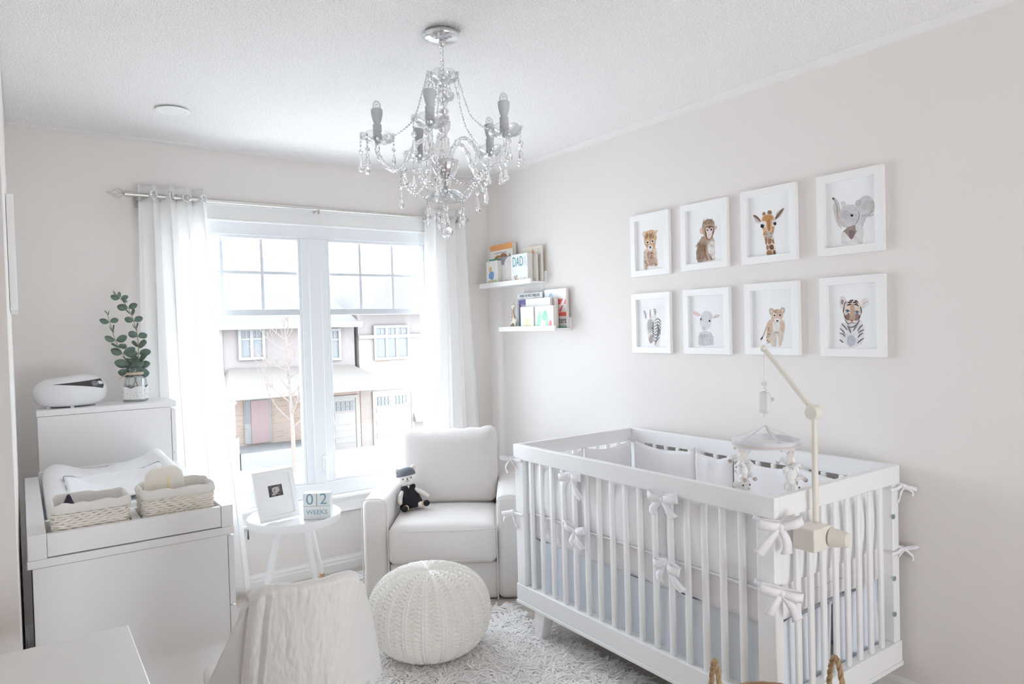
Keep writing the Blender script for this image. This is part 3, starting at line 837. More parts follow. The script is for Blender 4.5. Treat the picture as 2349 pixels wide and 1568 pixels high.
# glass jar with eucalyptus
vx, vy, vz = -2.19, -0.265, ZT
va = thing('glass_jar', 'small square clear glass jar tied with twine on the tall chest', 'vase', (vx, vy, vz))
VG = thin_glass('jar_glass', (0.95, 0.97, 0.97), 0.08, 0.6)
def sq(a, r, z): 
    k = max(0, min(1, (0.105 - z) / 0.02)) if z < 0.125 else 0
    s = 1 / max(abs(math.cos(a)), abs(math.sin(a))); s = min(s, 1.22)
    return 1 * (1 - k) + s * k
prof = [(0.0, 0.002), (0.040, 0.0), (0.045, 0.004), (0.046, 0.02), (0.046, 0.10), (0.042, 0.115), (0.034, 0.122), (0.033, 0.145), (0.037, 0.150), (0.037, 0.157), (0.032, 0.158)]
prof += [(0.030, 0.15), (0.030, 0.123), (0.038, 0.113), (0.042, 0.10), (0.042, 0.008), (0.0, 0.008)]
Mv = Matrix.Translation((vx, vy, vz)) @ Matrix.Rotation(R(-30), 4, 'Z')
m = MB(); m.lathe(prof, 48, M=Mv, wob=sq); m.build('jar', VG, va, smooth=50)
m = MB()
for k in range(3): m.tube([(vx + 0.0355 * math.cos(a), vy + 0.0355 * math.sin(a), vz + 0.128 + k * 0.004) for a in [2 * PI * i / 24 for i in range(24)]], 0.0022, 6, closed=True)
m.tube(catmull([(vx - 0.03, vy - 0.02, vz + 0.13), (vx - 0.052, vy - 0.028, vz + 0.122), (vx - 0.07, vy - 0.03, vz + 0.105)], 5), 0.0016, 6)
m.tube(catmull([(vx - 0.03, vy - 0.02, vz + 0.13), (vx - 0.045, vy - 0.034, vz + 0.128), (vx - 0.056, vy - 0.04, vz + 0.115)], 5), 0.0016, 6)
m.build('twine', mat('natural_twine', (0.66, 0.55, 0.42), 0.9), va, smooth=60)
# lace pattern on the lower half of the jar
m = MB(); rl = random.Random(5)
def jar_pt(a, z, k=0.0012):
    s = min(1 / max(abs(math.cos(a)), abs(math.sin(a))), 1.22); r = 0.046 * s + k
    return Mv @ Vector((r * math.cos(a), r * math.sin(a), z))
m.grid(lambda u, v: jar_pt(2 * PI * u, 0.012 + v * (0.05 + 0.012 * abs(math.sin(u * 4 * PI))), 0.0006), 72, 4, cu=True)
m.build('lace_band', mat('white_lace', (0.85, 0.85, 0.85), 0.7), va, smooth=180)
m = MB()
for k in range(90):
    a = rl.uniform(0, 2 * PI); z = 0.012 + rl.random() * 0.045; q = jar_pt(a, z, 0.0012)
    m.sphere(q, rl.uniform(0.0008, 0.0018), 6, 4)
m.build('lace_dots', mat('grey_dots', (0.25, 0.25, 0.25), 0.8), va)
EUC = mat('dusty_green_leaf', (0.15, 0.22, 0.18), 0.6, noise=(25, 0.35))
STEM = mat('brown_green_stem', (0.30, 0.24, 0.14), 0.7)
def euc(label, pts, n, size, seed, low):
    e = thing('eucalyptus_branch', label, 'branch', pts[0], group='eucalyptus in the glass jar')
    P = catmull(pts, 10); L = len(P)
    MB().tube(P, [0.0028 - 0.0016 * i / L for i in range(L)], 6).build('stem', STEM, e)
    r2 = random.Random(seed)
    for k in range(n):
        f = low + (1 - low) * k / (n - 1); i = min(L - 2, int(f * (L - 1))); p = P[i]; t = (P[i + 1] - P[i]).normalized()
        a0 = r2.uniform(-0.6, 0.6) + (k % 2) * PI / 2
        for s in (0, 1):
            a = a0 + PI * s; s_ = size * (1.0 - 0.45 * f ** 2) * r2.uniform(0.85, 1.15)
            side = Vector((math.cos(a), math.sin(a) * 0.8, r2.uniform(0.15, 0.5))).normalized()
            up = (t - side * t.dot(side)).normalized(); nn = side.cross(up)
            up = (up * math.cos(0.45) + nn * math.sin(0.45) * r2.choice((-1, 1))).normalized(); nn = side.cross(up)
            ou = [(0, 0), (0.18, 0.32), (0.5, 0.46), (0.82, 0.34), (1.0, 0.04), (0.82, -0.3), (0.5, -0.44), (0.18, -0.3)]
            ou = catmull([(x, y, 0) for x, y in ou], 3, True)
            m = MB(); c0 = p + side * 0.5 * s_ + nn * (-0.05 * s_)
            vs = [c0] + [p + side * (q.x * s_ + 0.003) + up * (q.y * s_ * 0.85) + nn * (0.10 * s_ * abs(q.y) * 1.5) for q in ou]
            m.add(vs, [(0, 1 + j, 1 + (j + 1) % len(ou)) for j in range(len(ou))])
            m.build('leaf', EUC, e, smooth=180, solid=0.0006)
euc('eucalyptus branch leaning left in the glass jar', [(vx + 0.02, vy, vz + 0.03), (vx - 0.005, vy, vz + 0.12), (vx - 0.03, vy, vz + 0.19), (vx - 0.075, vy, vz + 0.29), (vx - 0.105, vy, vz + 0.42)], 10, 0.062, 3, 0.28)
euc('taller eucalyptus branch standing upright in the glass jar', [(vx - 0.02, vy + 0.004, vz + 0.03), (vx + 0.006, vy + 0.004, vz + 0.12), (vx + 0.018, vy, vz + 0.2), (vx + 0.014, vy, vz + 0.33), (vx - 0.018, vy, vz + 0.44), (vx - 0.065, vy, vz + 0.505)], 14, 0.058, 9, 0.2)

# edge-on framed picture on the left wall
pf = thing('framed_picture', 'white framed picture seen edge-on on the left wall', 'picture', (XL + 0.001, -0.95, 1.72))
m = MB(); y0, y1, z0, z1 = -1.20, -0.75, 1.52, 1.90
m.box(XL + 0.001, XL + 0.022, y0, y0 + 0.03, z0, z1); m.box(XL + 0.001, XL + 0.022, y1 - 0.03, y1, z0, z1); m.box(XL + 0.001, XL + 0.022, y0 + 0.03, y1 - 0.03, z0, z0 + 0.03); m.box(XL + 0.001, XL + 0.022, y0 + 0.03, y1 - 0.03, z1 - 0.03, z1)
m.build('frame', WHITE, pf, bevel=0.002)
MB().box(XL + 0.002, XL + 0.012, y0 + 0.03, y1 - 0.03, z0 + 0.03, z1 - 0.03).build('print', mat('paper_white', (0.86, 0.86, 0.86), 0.8), pf)

# ------------------------------------------------------------------ round side table
tx, ty, tz, trd = -1.572, -0.632, 0.53, 0.216
st = thing('side_table', 'round white tray-top side table with splayed legs in front of the window', 'table', (tx, ty, 0))
m = MB(); m.lathe([(0, tz - 0.012), (trd - 0.022, tz - 0.012), (trd - 0.004, tz - 0.022), (trd, tz - 0.016), (trd + 0.002, tz + 0.014), (trd - 0.002, tz + 0.018), (trd - 0.008, tz + 0.016), (trd - 0.012, tz + 0.001), (trd - 0.016, tz), (0, tz)], 72, (tx, ty, 0))
m.build('tray_top', WHITE, st, smooth=40)
OAK = mat('oak_tip', (0.55, 0.33, 0.15), 0.5, noise=(30, 0.15))
for (lx, ly) in ((-0.19, 0.02), (0.13, 0.03), (0.285, 0.40)):
    top = Vector((tx + lx * 0.35, ty + ly * 0.35, tz - 0.014)); foot = Vector((tx + lx, ty + ly, 0.001)); mid = foot + (top - foot) * 0.22
    m = MB(); m.cyl(tuple(mid), tuple(top), 0.0125, 0.021, 18); lg = m.build('leg', WHITE, st)
    m = MB(); m.cyl(tuple(foot), tuple(mid), 0.0105, 0.0125, 18); m.build('wood_tip', OAK, lg)

bc = thing('blind_cord', 'thin cord with a dark tassel hanging below the window sill left of the side table', 'cord', (-1.655, -0.05, 0.30))
m = MB(); m.tube([(-1.645, -0.048, 0.44), (-1.646, -0.05, 0.352)], 0.0012, 6); m.build('cord', WHITE, bc)
m = MB(); m.lathe([(0, 0.052), (0.003, 0.050), (0.0055, 0.01), (0.004, 0.0), (0, 0.0)], 12, (-1.646, -0.05, 0.300)); m.build('tassel', mat('dark_grey_plastic', (0.10, 0.12, 0.14), 0.5), bc)

# leaning photo frame with a scan print
al = R(17); u_ = Vector((0.208, 0.040, 0)).normalized(); nrm = Vector((u_.y, -u_.x, 0))
vv = (Vector((0, 0, 1)) * math.cos(al) - nrm * math.sin(al)).normalized()
M = frame_M((-1.748, -0.662, tz + 0.003), u_, vv)
fr = thing('framed_photo', 'white easel frame with a dark ultrasound print on the side table', 'picture frame', (0, 0, 0)); set_M(fr, M)
fw, fh, bd = 0.205, 0.238, 0.024
m = MB(); m.ring(0, fw, 0, fh, bd, 0, 0.018); m.build('frame', WHITE, fr, world=False, bevel=0.002)
MB().box(bd, fw - bd, bd, fh - bd, 0.004, 0.009).build('mat_board', mat('paper_white', (0.86, 0.86, 0.86), 0.8), fr, world=False)
def scan_mat():
    m = bpy.data.materials.new('ultrasound_print'); m.use_nodes = True
    n, l = m.node_tree.nodes, m.node_tree.links; b = n['Principled BSDF']; b.inputs['Roughness'].default_value = 0.4
    tc = n.new('ShaderNodeTexCoord'); t = n.new('ShaderNodeTexNoise'); t.inputs['Scale'].default_value = 45; t.inputs['Detail'].default_value = 6
    l.new(tc.outputs['Object'], t.inputs['Vector'])
    cr = n.new('ShaderNodeValToRGB'); cr.color_ramp.elements[0].position = 0.4; cr.color_ramp.elements[0].color = (0.02, 0.017, 0.017, 1); cr.color_ramp.elements[1].position = 0.75; cr.color_ramp.elements[1].color = (0.20, 0.17, 0.17, 1)
    l.new(t.outputs['Fac'], cr.inputs['Fac']); l.new(cr.outputs['Color'], b.inputs['Base Color']); return m
MB().box(0.068, 0.138, 0.112, 0.166, 0.009, 0.0098).build('scan_print', scan_mat(), fr, world=False)
m = MB()
for (a, b, rx, ry, rt) in ((0.103, 0.151, 0.018, 0.006, 0.1), (0.110, 0.138, 0.014, 0.010, 0.6), (0.098, 0.126, 0.017, 0.006, 0.3), (0.090, 0.140, 0.006, 0.009, 0.2)):
    pts = [(a + rx * math.cos(t) * math.cos(rt) - ry * math.sin(t) * math.sin(rt), b + rx * math.cos(t) * math.sin(rt) + ry * math.sin(t) * math.cos(rt)) for t in [2 * PI * k / 20 for k in range(20)]]
    m.prism(pts, 0.0097, 0.0101)
m.build('scan_shape', mat('pale_scan_grey', (0.5, 0.44, 0.43), 0.6, noise=(160, 0.45)), fr, world=False)
m = MB(); m.add([(0.08, 0.18, 0), (0.125, 0.18, 0), (0.125, 0.0, -0.075), (0.08, 0.0, -0.075), (0.08, 0.18, -0.004), (0.125, 0.18, -0.004), (0.125, 0.0, -0.079), (0.08, 0.0, -0.079)], [(0, 1, 2, 3), (7, 6, 5, 4), (0, 3, 7, 4), (1, 5, 6, 2), (2, 6, 7, 3), (0, 4, 5, 1)])
m.build('easel_back', WHITE, fr, world=False)

# milestone blocks
bu = Vector((math.cos(R(-31)), math.sin(R(-31)), 0)); M = frame_M((-1.556, -0.712, tz + 0.0005), bu, (0, 0, 1))
BLK = mat('pale_painted_block', (0.76, 0.78, 0.78), 0.6); BLUE = mat('dusty_blue_paint', (0.20, 0.34, 0.42), 0.6)
hb = thing('milestone_block', 'white base block lettered WEEKS on the side table', 'block', (0, 0, 0)); set_M(hb, M)
W_ = 0.128
m = MB(); m.box(0, W_, 0, 0.063, -0.056, 0); m.box(0, W_, 0.063, 0.12, -0.056, -0.0505); m.build('holder', BLK, hb, world=False, bevel=0.0025)
letters('lettering', 'WEEKS', 0.030, BLUE, hb, Matrix.Translation((W_ / 2, 0.034, 0.0004)), sx=1.06)
for k, (dg, lb) in enumerate((('0', 'white cube showing a blue 0 on the WEEKS block'), ('2', 'white cube showing a blue 2 on the WEEKS block'))):
    o = thing('number_cube', lb, 'block', (0, 0, 0), group='number cubes on the milestone block'); set_M(o, M @ Matrix.Translation((k * 0.0645, 0.0635, 0.0)))
    MB().box(0.0005, 0.0630, 0, 0.061, -0.050, 0).build('cube', BLK, o, world=False, bevel=0.0025)
    letters('numeral', dg, 0.074, BLUE, o, Matrix.Translation((0.0318, 0.031, 0.0004)))

# ------------------------------------------------------------------ swivel armchair
UPH = mat('pale_beige_linen', (0.735, 0.70, 0.68), 0.92, spec=0.15, sheen=0.15, noise=(180, 0.05), bump=(700, 0.3, 0.001))
AR = thing('armchair', 'pale beige upholstered glider armchair facing into the room from the window corner', 'armchair', (-0.878, -0.836, 0.0), R(-35.07))
def armf(s):
    def f(p, u): return (p.x, p.y, p.z + 0.006 * math.sin(p.y * 5) * (u.z > 0.9))
    return f
for s in (-1, 1):
    m = MB(); x0, x1 = (-0.415, -0.282) if s < 0 else (0.282, 0.415)
    m.soft(x0, x1, 0.012, 0.66, 0.006, 0.548, 0.036, 12); a = m.build('arm', UPH, AR, world=False, smooth=60)
    m = MB(); prof = [(x0, 0.008)] + [(x0, 0.5), (x0 + 0.003, 0.53), (x0 + 0.02, 0.546), (x0 + 0.06, 0.55), (x1 - 0.04, 0.548), (x1 - 0.014, 0.538), (x1 - 0.002, 0.505), (x1, 0.45)] + [(x1, 0.008)]
    if s > 0: prof = [(x1 + x0 - a_, b_) for a_, b_ in prof]
    m.tube([(a_, 0.012, b_) for a_, b_ in prof], 0.0035, 6); m.build('piping', UPH, a, world=False)
m = MB(); m.soft(-0.28, 0.28, 0.03, 0.62, 0.006, 0.20, 0.015, 8); m.build('base', UPH, AR, world=False, smooth=60)
m = MB(); m.soft(-0.283, 0.283, 0.555, 0.662, 0.01, 0.70, 0.03, 8); m.build('back_frame', UPH, AR, world=False, smooth=60)
def seatf(p, u):
    z = p.z + 0.020 * max(0, u.z) * (1 - u.x ** 2) * (1 - (u.y * 0.8) ** 2)
    y = p.y - 0.012 * (1 - u.x ** 2) * max(0, -u.y) * (1 - u.z ** 2)
    return (p.x, y, z)
m = MB(); m.soft(-0.279, 0.279, -0.015, 0.50, 0.203, 0.405, 0.035, 16, seatf); cu = m.build('seat_cushion', UPH, AR, world=False, smooth=180)
m = MB()
for zz in (0.383, 0.228): m.tube(catmull([(-0.272, 0.02, zz), (-0.262, -0.006, zz), (-0.15, -0.019, zz), (0, -0.023, zz + 0.002), (0.15, -0.019, zz), (0.262, -0.006, zz), (0.272, 0.02, zz)], 8), 0.003, 6)
m.build('piping', UPH, cu, world=False)
def backf(p, u):
    puff = 0.030 * (1 - u.x ** 4) * (1 - u.z ** 4)
    y = p.y + (-puff if u.y < 0 else 0.3 * puff)
    zz = p.z + 0.012 * max(0, u.z) * (abs(u.x) ** 3) - 0.006 * max(0, u.z) * (1 - u.x ** 2)
    cr = 0.004 * math.sin(u.x * 17) * max(0, u.z) ** 3
    xx = p.x * (1 + 0.02 * max(0, u.z)) + 0.004 * vnoise(p.z * 12, p.x * 3)
    t = (zz - 0.40) * 0.16
    return (xx, y + t + cr, zz + cr)
m = MB(); m.soft(-0.278, 0.278, 0.405, 0.55, 0.412, 0.832, 0.05, 18, backf); m.build('back_cushion', UPH, AR, world=False, smooth=180)

# plush bear on the seat
BW = mat('white_knit', (0.80, 0.76, 0.72), 0.95, spec=0.05, noise=(200, 0.06), bump=(500, 0.4, 0.001))
B = thing('plush_bear', 'white plush bear in a grey hat and black dress on the armchair seat', 'plush toy', (0, 0, 0))
B_M = root_matrix(AR) @ Matrix.Translation((-0.190, 0.285, 0.424)) @ Matrix.Rotation(R(14), 4, 'Z') @ Matrix.Rotation(R(-9), 4, 'Y') @ Matrix.Rotation(R(-9), 4, 'X')
set_M(B, B_M)
m = MB()
m.sphere((0, 0.01, 0.055), (0.045, 0.036, 0.06), 20, 14); m.sphere((0, 0.005, 0.115), (0.028, 0.026, 0.03), 16, 10)
m.sphere((0, 0, 0.176), (0.051, 0.040, 0.047), 24, 16); m.sphere((0, -0.034, 0.166), (0.020, 0.014, 0.014), 14, 10)
m.tube(catmull([(-0.032, 0, 0.105), (-0.055, -0.004, 0.075), (-0.062, -0.012, 0.035)], 5), [0.011, 0.012, .013, .0135, .014, .014, .014, .014, .0135, .012, .008], 12)
m.tube(catmull([(0.032, 0, 0.105), (0.066, -0.010, 0.078), (0.100, -0.016, 0.045)], 5), [0.011, 0.012, .013, .0135, .014, .014, .014, .014, .0135, .012, .008], 12)
m.tube(catmull([(-0.02, 0, 0.016), (-0.035, -0.035, 0.015), (-0.045, -0.065, 0.015)], 5), [0.016] * 11, 12); m.tube(catmull([(0.02, 0, 0.016), (0.045, -0.032, 0.016), (0.068, -0.052, 0.018)], 5), [0.016] * 11, 12)
m.build('body', BW, B, world=False, remesh=0.004)
HAT = mat('charcoal_melange_knit', (0.16, 0.17, 0.20), 0.95, noise=(260, 0.75), bump=(300, 0.5, 0.0015))
m = MB(); m.lathe([(0.0515, 0.186), (0.0545, 0.189), (0.0535, 0.198), (0.050, 0.21), (0.040, 0.222), (0.024, 0.229), (0.0, 0.231)], 32, wob=lambda a, r, z: 1 - 0.19 * abs(math.sin(a)) ** 1.5); m.build('knit_hat', HAT, B, world=False, smooth=180)
for s in (-1, 1): MB().sphere((s * 0.047, 0.004, 0.222), 0.0155, 16, 10).build('pompom_ear', mat('cream_pompom', (0.78, 0.71, 0.66), 0.95, bump=(300, 0.8, 0.002)), B, world=False, smooth=180)
BK = mat('black_knit', (0.014, 0.014, 0.018), 0.95, bump=(300, 0.5, 0.0015))
m = MB(); m.lathe([(0.062, 0.008), (0.066, 0.016), (0.056, 0.05), (0.045, 0.085), (0.036, 0.11), (0.040, 0.122), (0.037, 0.130), (0.026, 0.132)], 36, (0, 0.008, 0), wob=lambda a, r, z: 1 - 0.20 * abs(math.sin(a)) ** 1.2); m.build('knit_dress', BK, B, world=False, smooth=60, solid=0.003)
m = MB(); m.prism([(-0.007, 0.131), (0.007, 0.131), (0, 0.116)], 0.0245, 0.031, Matrix.Rotation(R(90), 4, 'X')); m.build('collar_notch', BW, B, world=False)
for (a, b, c) in ((-0.047, -0.074, 0.016), (0.076, -0.060, 0.018)): MB().sphere((a, b, c), (0.0185, 0.0205, 0.0175), 16, 12).build('shoe', BK, B, world=False, smooth=180)
m = MB(); m.tube([(0.0615 + 0.0165 * 0, -0.0462, 0.018), (0.0645, -0.0492, 0.018)], 0.0172, 14); m.build('orange_cuff', mat('orange_knit', (0.72, 0.33, 0.06), 0.9), B, world=False)
m = MB(); m.tube([(-0.0415, -0.053, 0.0152), (-0.0425, -0.0565, 0.0155)], 0.0172, 14); m.build('orange_cuff', mat('orange_knit', (0.72, 0.33, 0.06), 0.9), B, world=False)
for s in (-1, 1): MB().sphere((s * 0.0225, -0.0365, 0.172), (0.0036, 0.003, 0.0046), 10, 8).build('eye', BLACK, B, world=False)
m = MB(); m.sphere((0.0, -0.0475, 0.1695), (0.0050, 0.0028, 0.0032), 12, 8); m.build('nose', BLACK, B, world=False)
m = MB(); m.tube(catmull([(-0.009, -0.0445, 0.160), (-0.005, -0.047, 0.1565), (0, -0.0475, 0.1605), (0, -0.0483, 0.167)], 5), 0.0009, 6); m.tube(catmull([(0.009, -0.0445, 0.160), (0.005, -0.047, 0.1565), (0, -0.0475, 0.1605)], 5), 0.0009, 6); m.build('mouth', BLACK, B, world=False)

# ------------------------------------------------------------------ knitted pouf
KN = mat('cream_wool', (0.87, 0.845, 0.80), 0.95, spec=0.08, sheen=0.15, noise=(120, 0.06), bump=(500, 0.4, 0.0015))
pc = (-1.212, -1.309, 0.020); PR, PH = 0.262, 0.362
NS = 20
def knit(u, v):
    a = 2 * PI * u; ph = -PI / 2 + PI * v
    c, s = math.cos(ph), math.sin(ph)
    rr = PR * abs(c) ** 0.72; z = PH / 2 + PH / 2 * math.copysign(abs(s) ** 0.92, s)
    k = min(1.0, rr / 0.10)
    sec = (u * NS) % 1.0; L = v * 74
    st_ = math.sin(2 * PI * L * 0.62)
    d = 0.0075 * (math.exp(-((sec - 0.07) / 0.042) ** 2) * (0.80 + 0.20 * st_) + math.exp(-((sec - 0.23) / 0.042) ** 2) * (0.80 - 0.20 * st_))
    d += 0.0030 * math.exp(-((sec - 0.15) / 0.03) ** 2) * (0.5 + 0.5 * math.sin(2 * PI * L * 0.62 + 1.5))
    if sec > 0.31:      # zigzag purl rows between the double ribs
        w = (sec - 0.31) / 0.69
        d += 0.0052 * math.sin(2 * PI * (L * 0.46 + 0.22 * math.sin(2 * PI * w * 1.5))) * min(1, w * 6, (1 - w) * 6)
    valley = 0.006 * (0.5 + 0.5 * math.cos(2 * PI * u * NS)) * k
    d = d * min(1.0, 0.15 + rr / 0.10)
    dip = -0.006 * max(0, 1 - rr / 0.12) ** 2 if s > 0 else 0
    nx = math.cos(a) * abs(c) ** 0.5; ny = math.sin(a) * abs(c) ** 0.5; nz = s
    return (pc[0] + rr * math.cos(a) + d * nx, pc[1] + rr * math.sin(a) + d * ny, pc[2] + z + d * nz + dip)
m = MB(); m.grid(lambda u, v: knit(u, 0.0012 + 0.9976 * v), 560, 300, cu=True)
b0 = len(m.v); m.f.append(tuple(range(559, -1, -1))); m.m.append(0); m.f.append(tuple(range(b0 - 560, b0))); m.m.append(0)
tag(m.build('knitted_pouf', KN, smooth=180), 'round cream cable-knit pouf on the shaggy rug in front of the armchair', 'pouf')

# ------------------------------------------------------------------ shaggy rug
RX0, RX1, RY0, RY1 = -1.74, -0.69, -3.3, -1.10
RUGM = mat('white_shag_wool', (0.965, 0.95, 0.94), 0.95, spec=0.05, noise=(14, 0.03), trans=0.15)
rug = thing('shag_rug', 'white shaggy rug on the floor under the pouf and along the crib', 'rug', ((RX0 + RX1) / 2, (RY0 + RY1) / 2, 0))
m = MB(); m.box(RX0, RX1, RY0, RY1, 0.001, 0.012); m.build('backing', RUGM, rug)
g = np.random.default_rng(3); NT = 50000
bx = g.uniform(RX0, RX1, NT); by = g.uniform(RY0 + 0.35, RY1, NT)
cl = np.sin(bx * 37 + np.sin(by * 23) * 2) + np.sin(by * 41 + np.cos(bx * 29) * 2)
dirn = g.uniform(0, 2 * PI, NT) * 0.45 + cl * 1.6; ln_ = g.uniform(0.026, 0.046, NT); lean = g.uniform(1.1, 2.35, NT); wd = g.uniform(0.0024, 0.0046, NT)
dx, dy = np.cos(dirn), np.sin(dirn); V = np.zeros((NT, 8, 3)); sdx, sdy = -dy, dx
for i, t in enumerate((0, 0.4, 0.75, 1.0)):
    hx = ln_ * lean * t * t * 0.9; hz = 0.012 + ln_ * (t - 0.35 * lean * t * t)
    tw = g.uniform(-0.5, 0.5, NT) * t
    ax = sdx * np.cos(tw) - sdy * np.sin(tw); ay = sdx * np.sin(tw) + sdy * np.cos(tw)
    w_ = wd * (1.0 if t < 1 else 0.45)
    V[:, 2 * i, 0] = bx + dx * hx - ax * w_; V[:, 2 * i, 1] = by + dy * hx - ay * w_; V[:, 2 * i, 2] = hz
    V[:, 2 * i + 1, 0] = bx + dx * hx + ax * w_; V[:, 2 * i + 1, 1] = by + dy * hx + ay * w_; V[:, 2 * i + 1, 2] = hz
F = np.array([[0, 1, 3, 2], [2, 3, 5, 4], [4, 5, 7, 6]])
faces = (np.arange(NT)[:, None, None] * 8 + F[None]).reshape(-1, 4)
V = V.reshape(-1, 3) - np.array(rug.location)
me = bpy.data.meshes.new('pile'); me.vertices.add(len(V)); me.vertices.foreach_set('co', V.ravel())
me.loops.add(faces.size); me.loops.foreach_set('vertex_index', faces.ravel().astype(np.int32))
me.polygons.add(len(faces)); me.polygons.foreach_set('loop_start', np.arange(0, faces.size, 4, dtype=np.int32))
me.update(calc_edges=True); me.validate(); me.materials.append(RUGM); me.shade_smooth()
o = bpy.data.objects.new('pile', me); COL.objects.link(o); o.parent = rug; o['kind'] = 'stuff'

# ------------------------------------------------------------------ foreground shell chair, blanket, desk
SHELL = mat('warm_white_shell', (0.80, 0.79, 0.775), 0.45, noise=(4, 0.01))
cxp, cyp = -2.058, -2.219
sc = thing('shell_chair', 'warm white tub chair with a blanket over its back in the foreground', 'chair', (cxp, cyp, 0), R(-7.5))
# local frame: +y is the way the sitter faces, the back is towards -y
def backsurf(x, t):
    hw = 0.258 - 0.104 * t; s = min(1.15, abs(x) / hw)
    y = -0.115 * t + (0.205 - 0.135 * t) * s ** 2.2
    z = 0.395 + t * (0.402 - 0.050 * s ** 6)
    return Vector((x, y, z))
def tub(u, v):
    t = v; s = 2 * u - 1
    return backsurf(s * (0.258 - 0.104 * t), t)
m = MB(); m.grid(tub, 48, 40); m.build('back_shell', SHELL, sc, world=False, smooth=180, solid=0.022, subdiv=1)
m = MB(); m.soft(-0.22, 0.22, -0.02, 0.42, 0.385, 0.445, 0.028, 12, lambda p, u: (p.x * (1 - 0.10 * max(0, -u.y)), p.y - 0.02 * (1 - u.x ** 2) * (u.y < -0.5) + 0.10 * abs(u.x) ** 2.2 * max(0, -u.y), p.z - 0.012 * (1 - u.x ** 2) * (1 - u.y ** 2) * (u.z > 0)))
m.build('seat', SHELL, sc, world=False, smooth=180)
WOODL = mat('beech_leg', (0.60, 0.43, 0.27), 0.5, noise=(20, 0.1))
for sx, sy in ((-1, 0), (1, 0), (-1, 1), (1, 1)):
    t0 = Vector((sx * 0.14, 0.07 + sy * 0.25, 0.39)); t1 = Vector((sx * 0.19, 0.0 + sy * 0.40, 0.001))
    MB().cyl(tuple(t0), tuple(t1), 0.018, 0.011, 14).build('leg', WOODL, sc, world=False)
BLA = mat('oatmeal_gauze', (0.83, 0.805, 0.785), 0.95, spec=0.08, noise=(30, 0.05), bump=(320, 0.5, 0.0016))
def blank(u, v):
    """u across, v 0 (seat side hem) .. 1 (outer hem)"""
    w = max(0.0, (v - 0.36) / 0.64)
    x = -0.138 - 0.020 * w + (0.262 - 0.008 * w) * u
    out = 0.020
    if v < 0.28:
        t = 0.62 + 0.38 * v / 0.28; q = backsurf(x, t) + Vector((0, out, 0.004))
    elif v < 0.36:
        k = (v - 0.28) / 0.08; q = backsurf(x, 1.0) + Vector((0, out * math.cos(PI * k), 0.006 + 0.012 * math.sin(PI * k)))
    else:
        q = backsurf(x, 1.0 - 0.72 * w) + Vector((0, -out - 0.004 * w, 0.006 * (1 - w)))
    f = 0.005 * vnoise(x * 42 + 2, v * 3.2) + 0.0018 * vnoise(x * 110 + v * 14, v * 14 - x * 35) + 0.0009 * vnoise(x * 300, v * 30)
    if u < 0.2 and w > 0.0: f += 0.009 * abs(math.sin(u / 0.2 * PI * 1.5))
    q.y += -(abs(f) + 0.001) if v > 0.32 else 0.3 * abs(f)
    q.z += 0.005 * vnoise(x * 30, 3.3)
    return q
m = MB(); m.grid(blank, 110, 130, M=root_matrix(sc))
tag(m.build('muslin_blanket', BLA, smooth=180, solid=0.004), 'beige gauze blanket draped over the back of the foreground chair', 'blanket')

dk = thing('desk', 'white desk corner in the bottom left foreground', 'desk', (-2.9, -2.55, 0))
MB().box(-3.4, -2.448, -2.95, -2.158, 0.712, 0.75).build('top', mat('warm_white_laminate', (0.83, 0.82, 0.80), 0.4, noise=(3, 0.01)), dk, bevel=0.003)
for (a, b) in ((-3.36, -2.9), (-2.53, -2.9), (-3.36, -2.21), (-2.53, -2.21)): MB().box(a, a + 0.045, b, b + 0.045, 0, 0.712).build('leg', mat('warm_white_laminate', (0.83, 0.82, 0.80), 0.4), dk, bevel=0.002)

# rope-handled basket by the crib's near end
bk = thing('rope_basket', 'woven basket with tall twisted rope handles at the bottom edge beside the crib', 'basket', (-0.995, -2.875, 0.0))
ROPE = mat('seagrass_rope', (0.40, 0.27, 0.15), 0.85, noise=(40, 0.3), bump=(200, 0.5, 0.002))
m = MB()
for k in range(34):
    z = 0.05 + k * 0.0095; r = 0.150 + 0.018 * math.sin(PI * k / 33)
    m.tube([(-0.995 + (r + 0.002 * math.sin(i * 2.1 + k * PI)) * math.cos(2 * PI * i / 60), -2.875 + (r + 0.002 * math.sin(i * 2.1 + k * PI)) * math.sin(2 * PI * i / 60), z) for i in range(60)], 0.0058, 6, closed=True)
m.lathe([(0, 0.044), (0.148, 0.044), (0.148, 0.055), (0, 0.055)], 40, (-0.995, -2.875, 0))
m.build('woven_body', ROPE, bk, smooth=60)
hd = Vector((0.82, -0.57, 0))
for s in (-1, 1):
    c0 = Vector((-0.995, -2.875, 0)) + hd * 0.163 * s
    path = [c0 + Vector((hd.y * w, -hd.x * w, 0)) + Vector((0, 0, z)) for w, z in ((-0.05, 0.33), (-0.045, 0.40), (-0.032, 0.46), (-0.012, 0.50), (0.012, 0.50), (0.032, 0.46), (0.045, 0.40), (0.05, 0.33))]
    P = catmull(path, 12)
    m = MB()
    for st_ in range(3):
        q = []
        for i, p in enumerate(P):
            t = (P[min(i + 1, len(P) - 1)] - P[max(i - 1, 0)]).normalized(); a = i * 0.42 + st_ * 2 * PI / 3
            n1 = hd; n2 = t.cross(n1); q.append(p + n1 * 0.0038 * math.cos(a) + n2 * 0.0038 * math.sin(a))
        m.tube(q, 0.0042, 7)
    m.build('rope_handle', ROPE, bk, smooth=60)

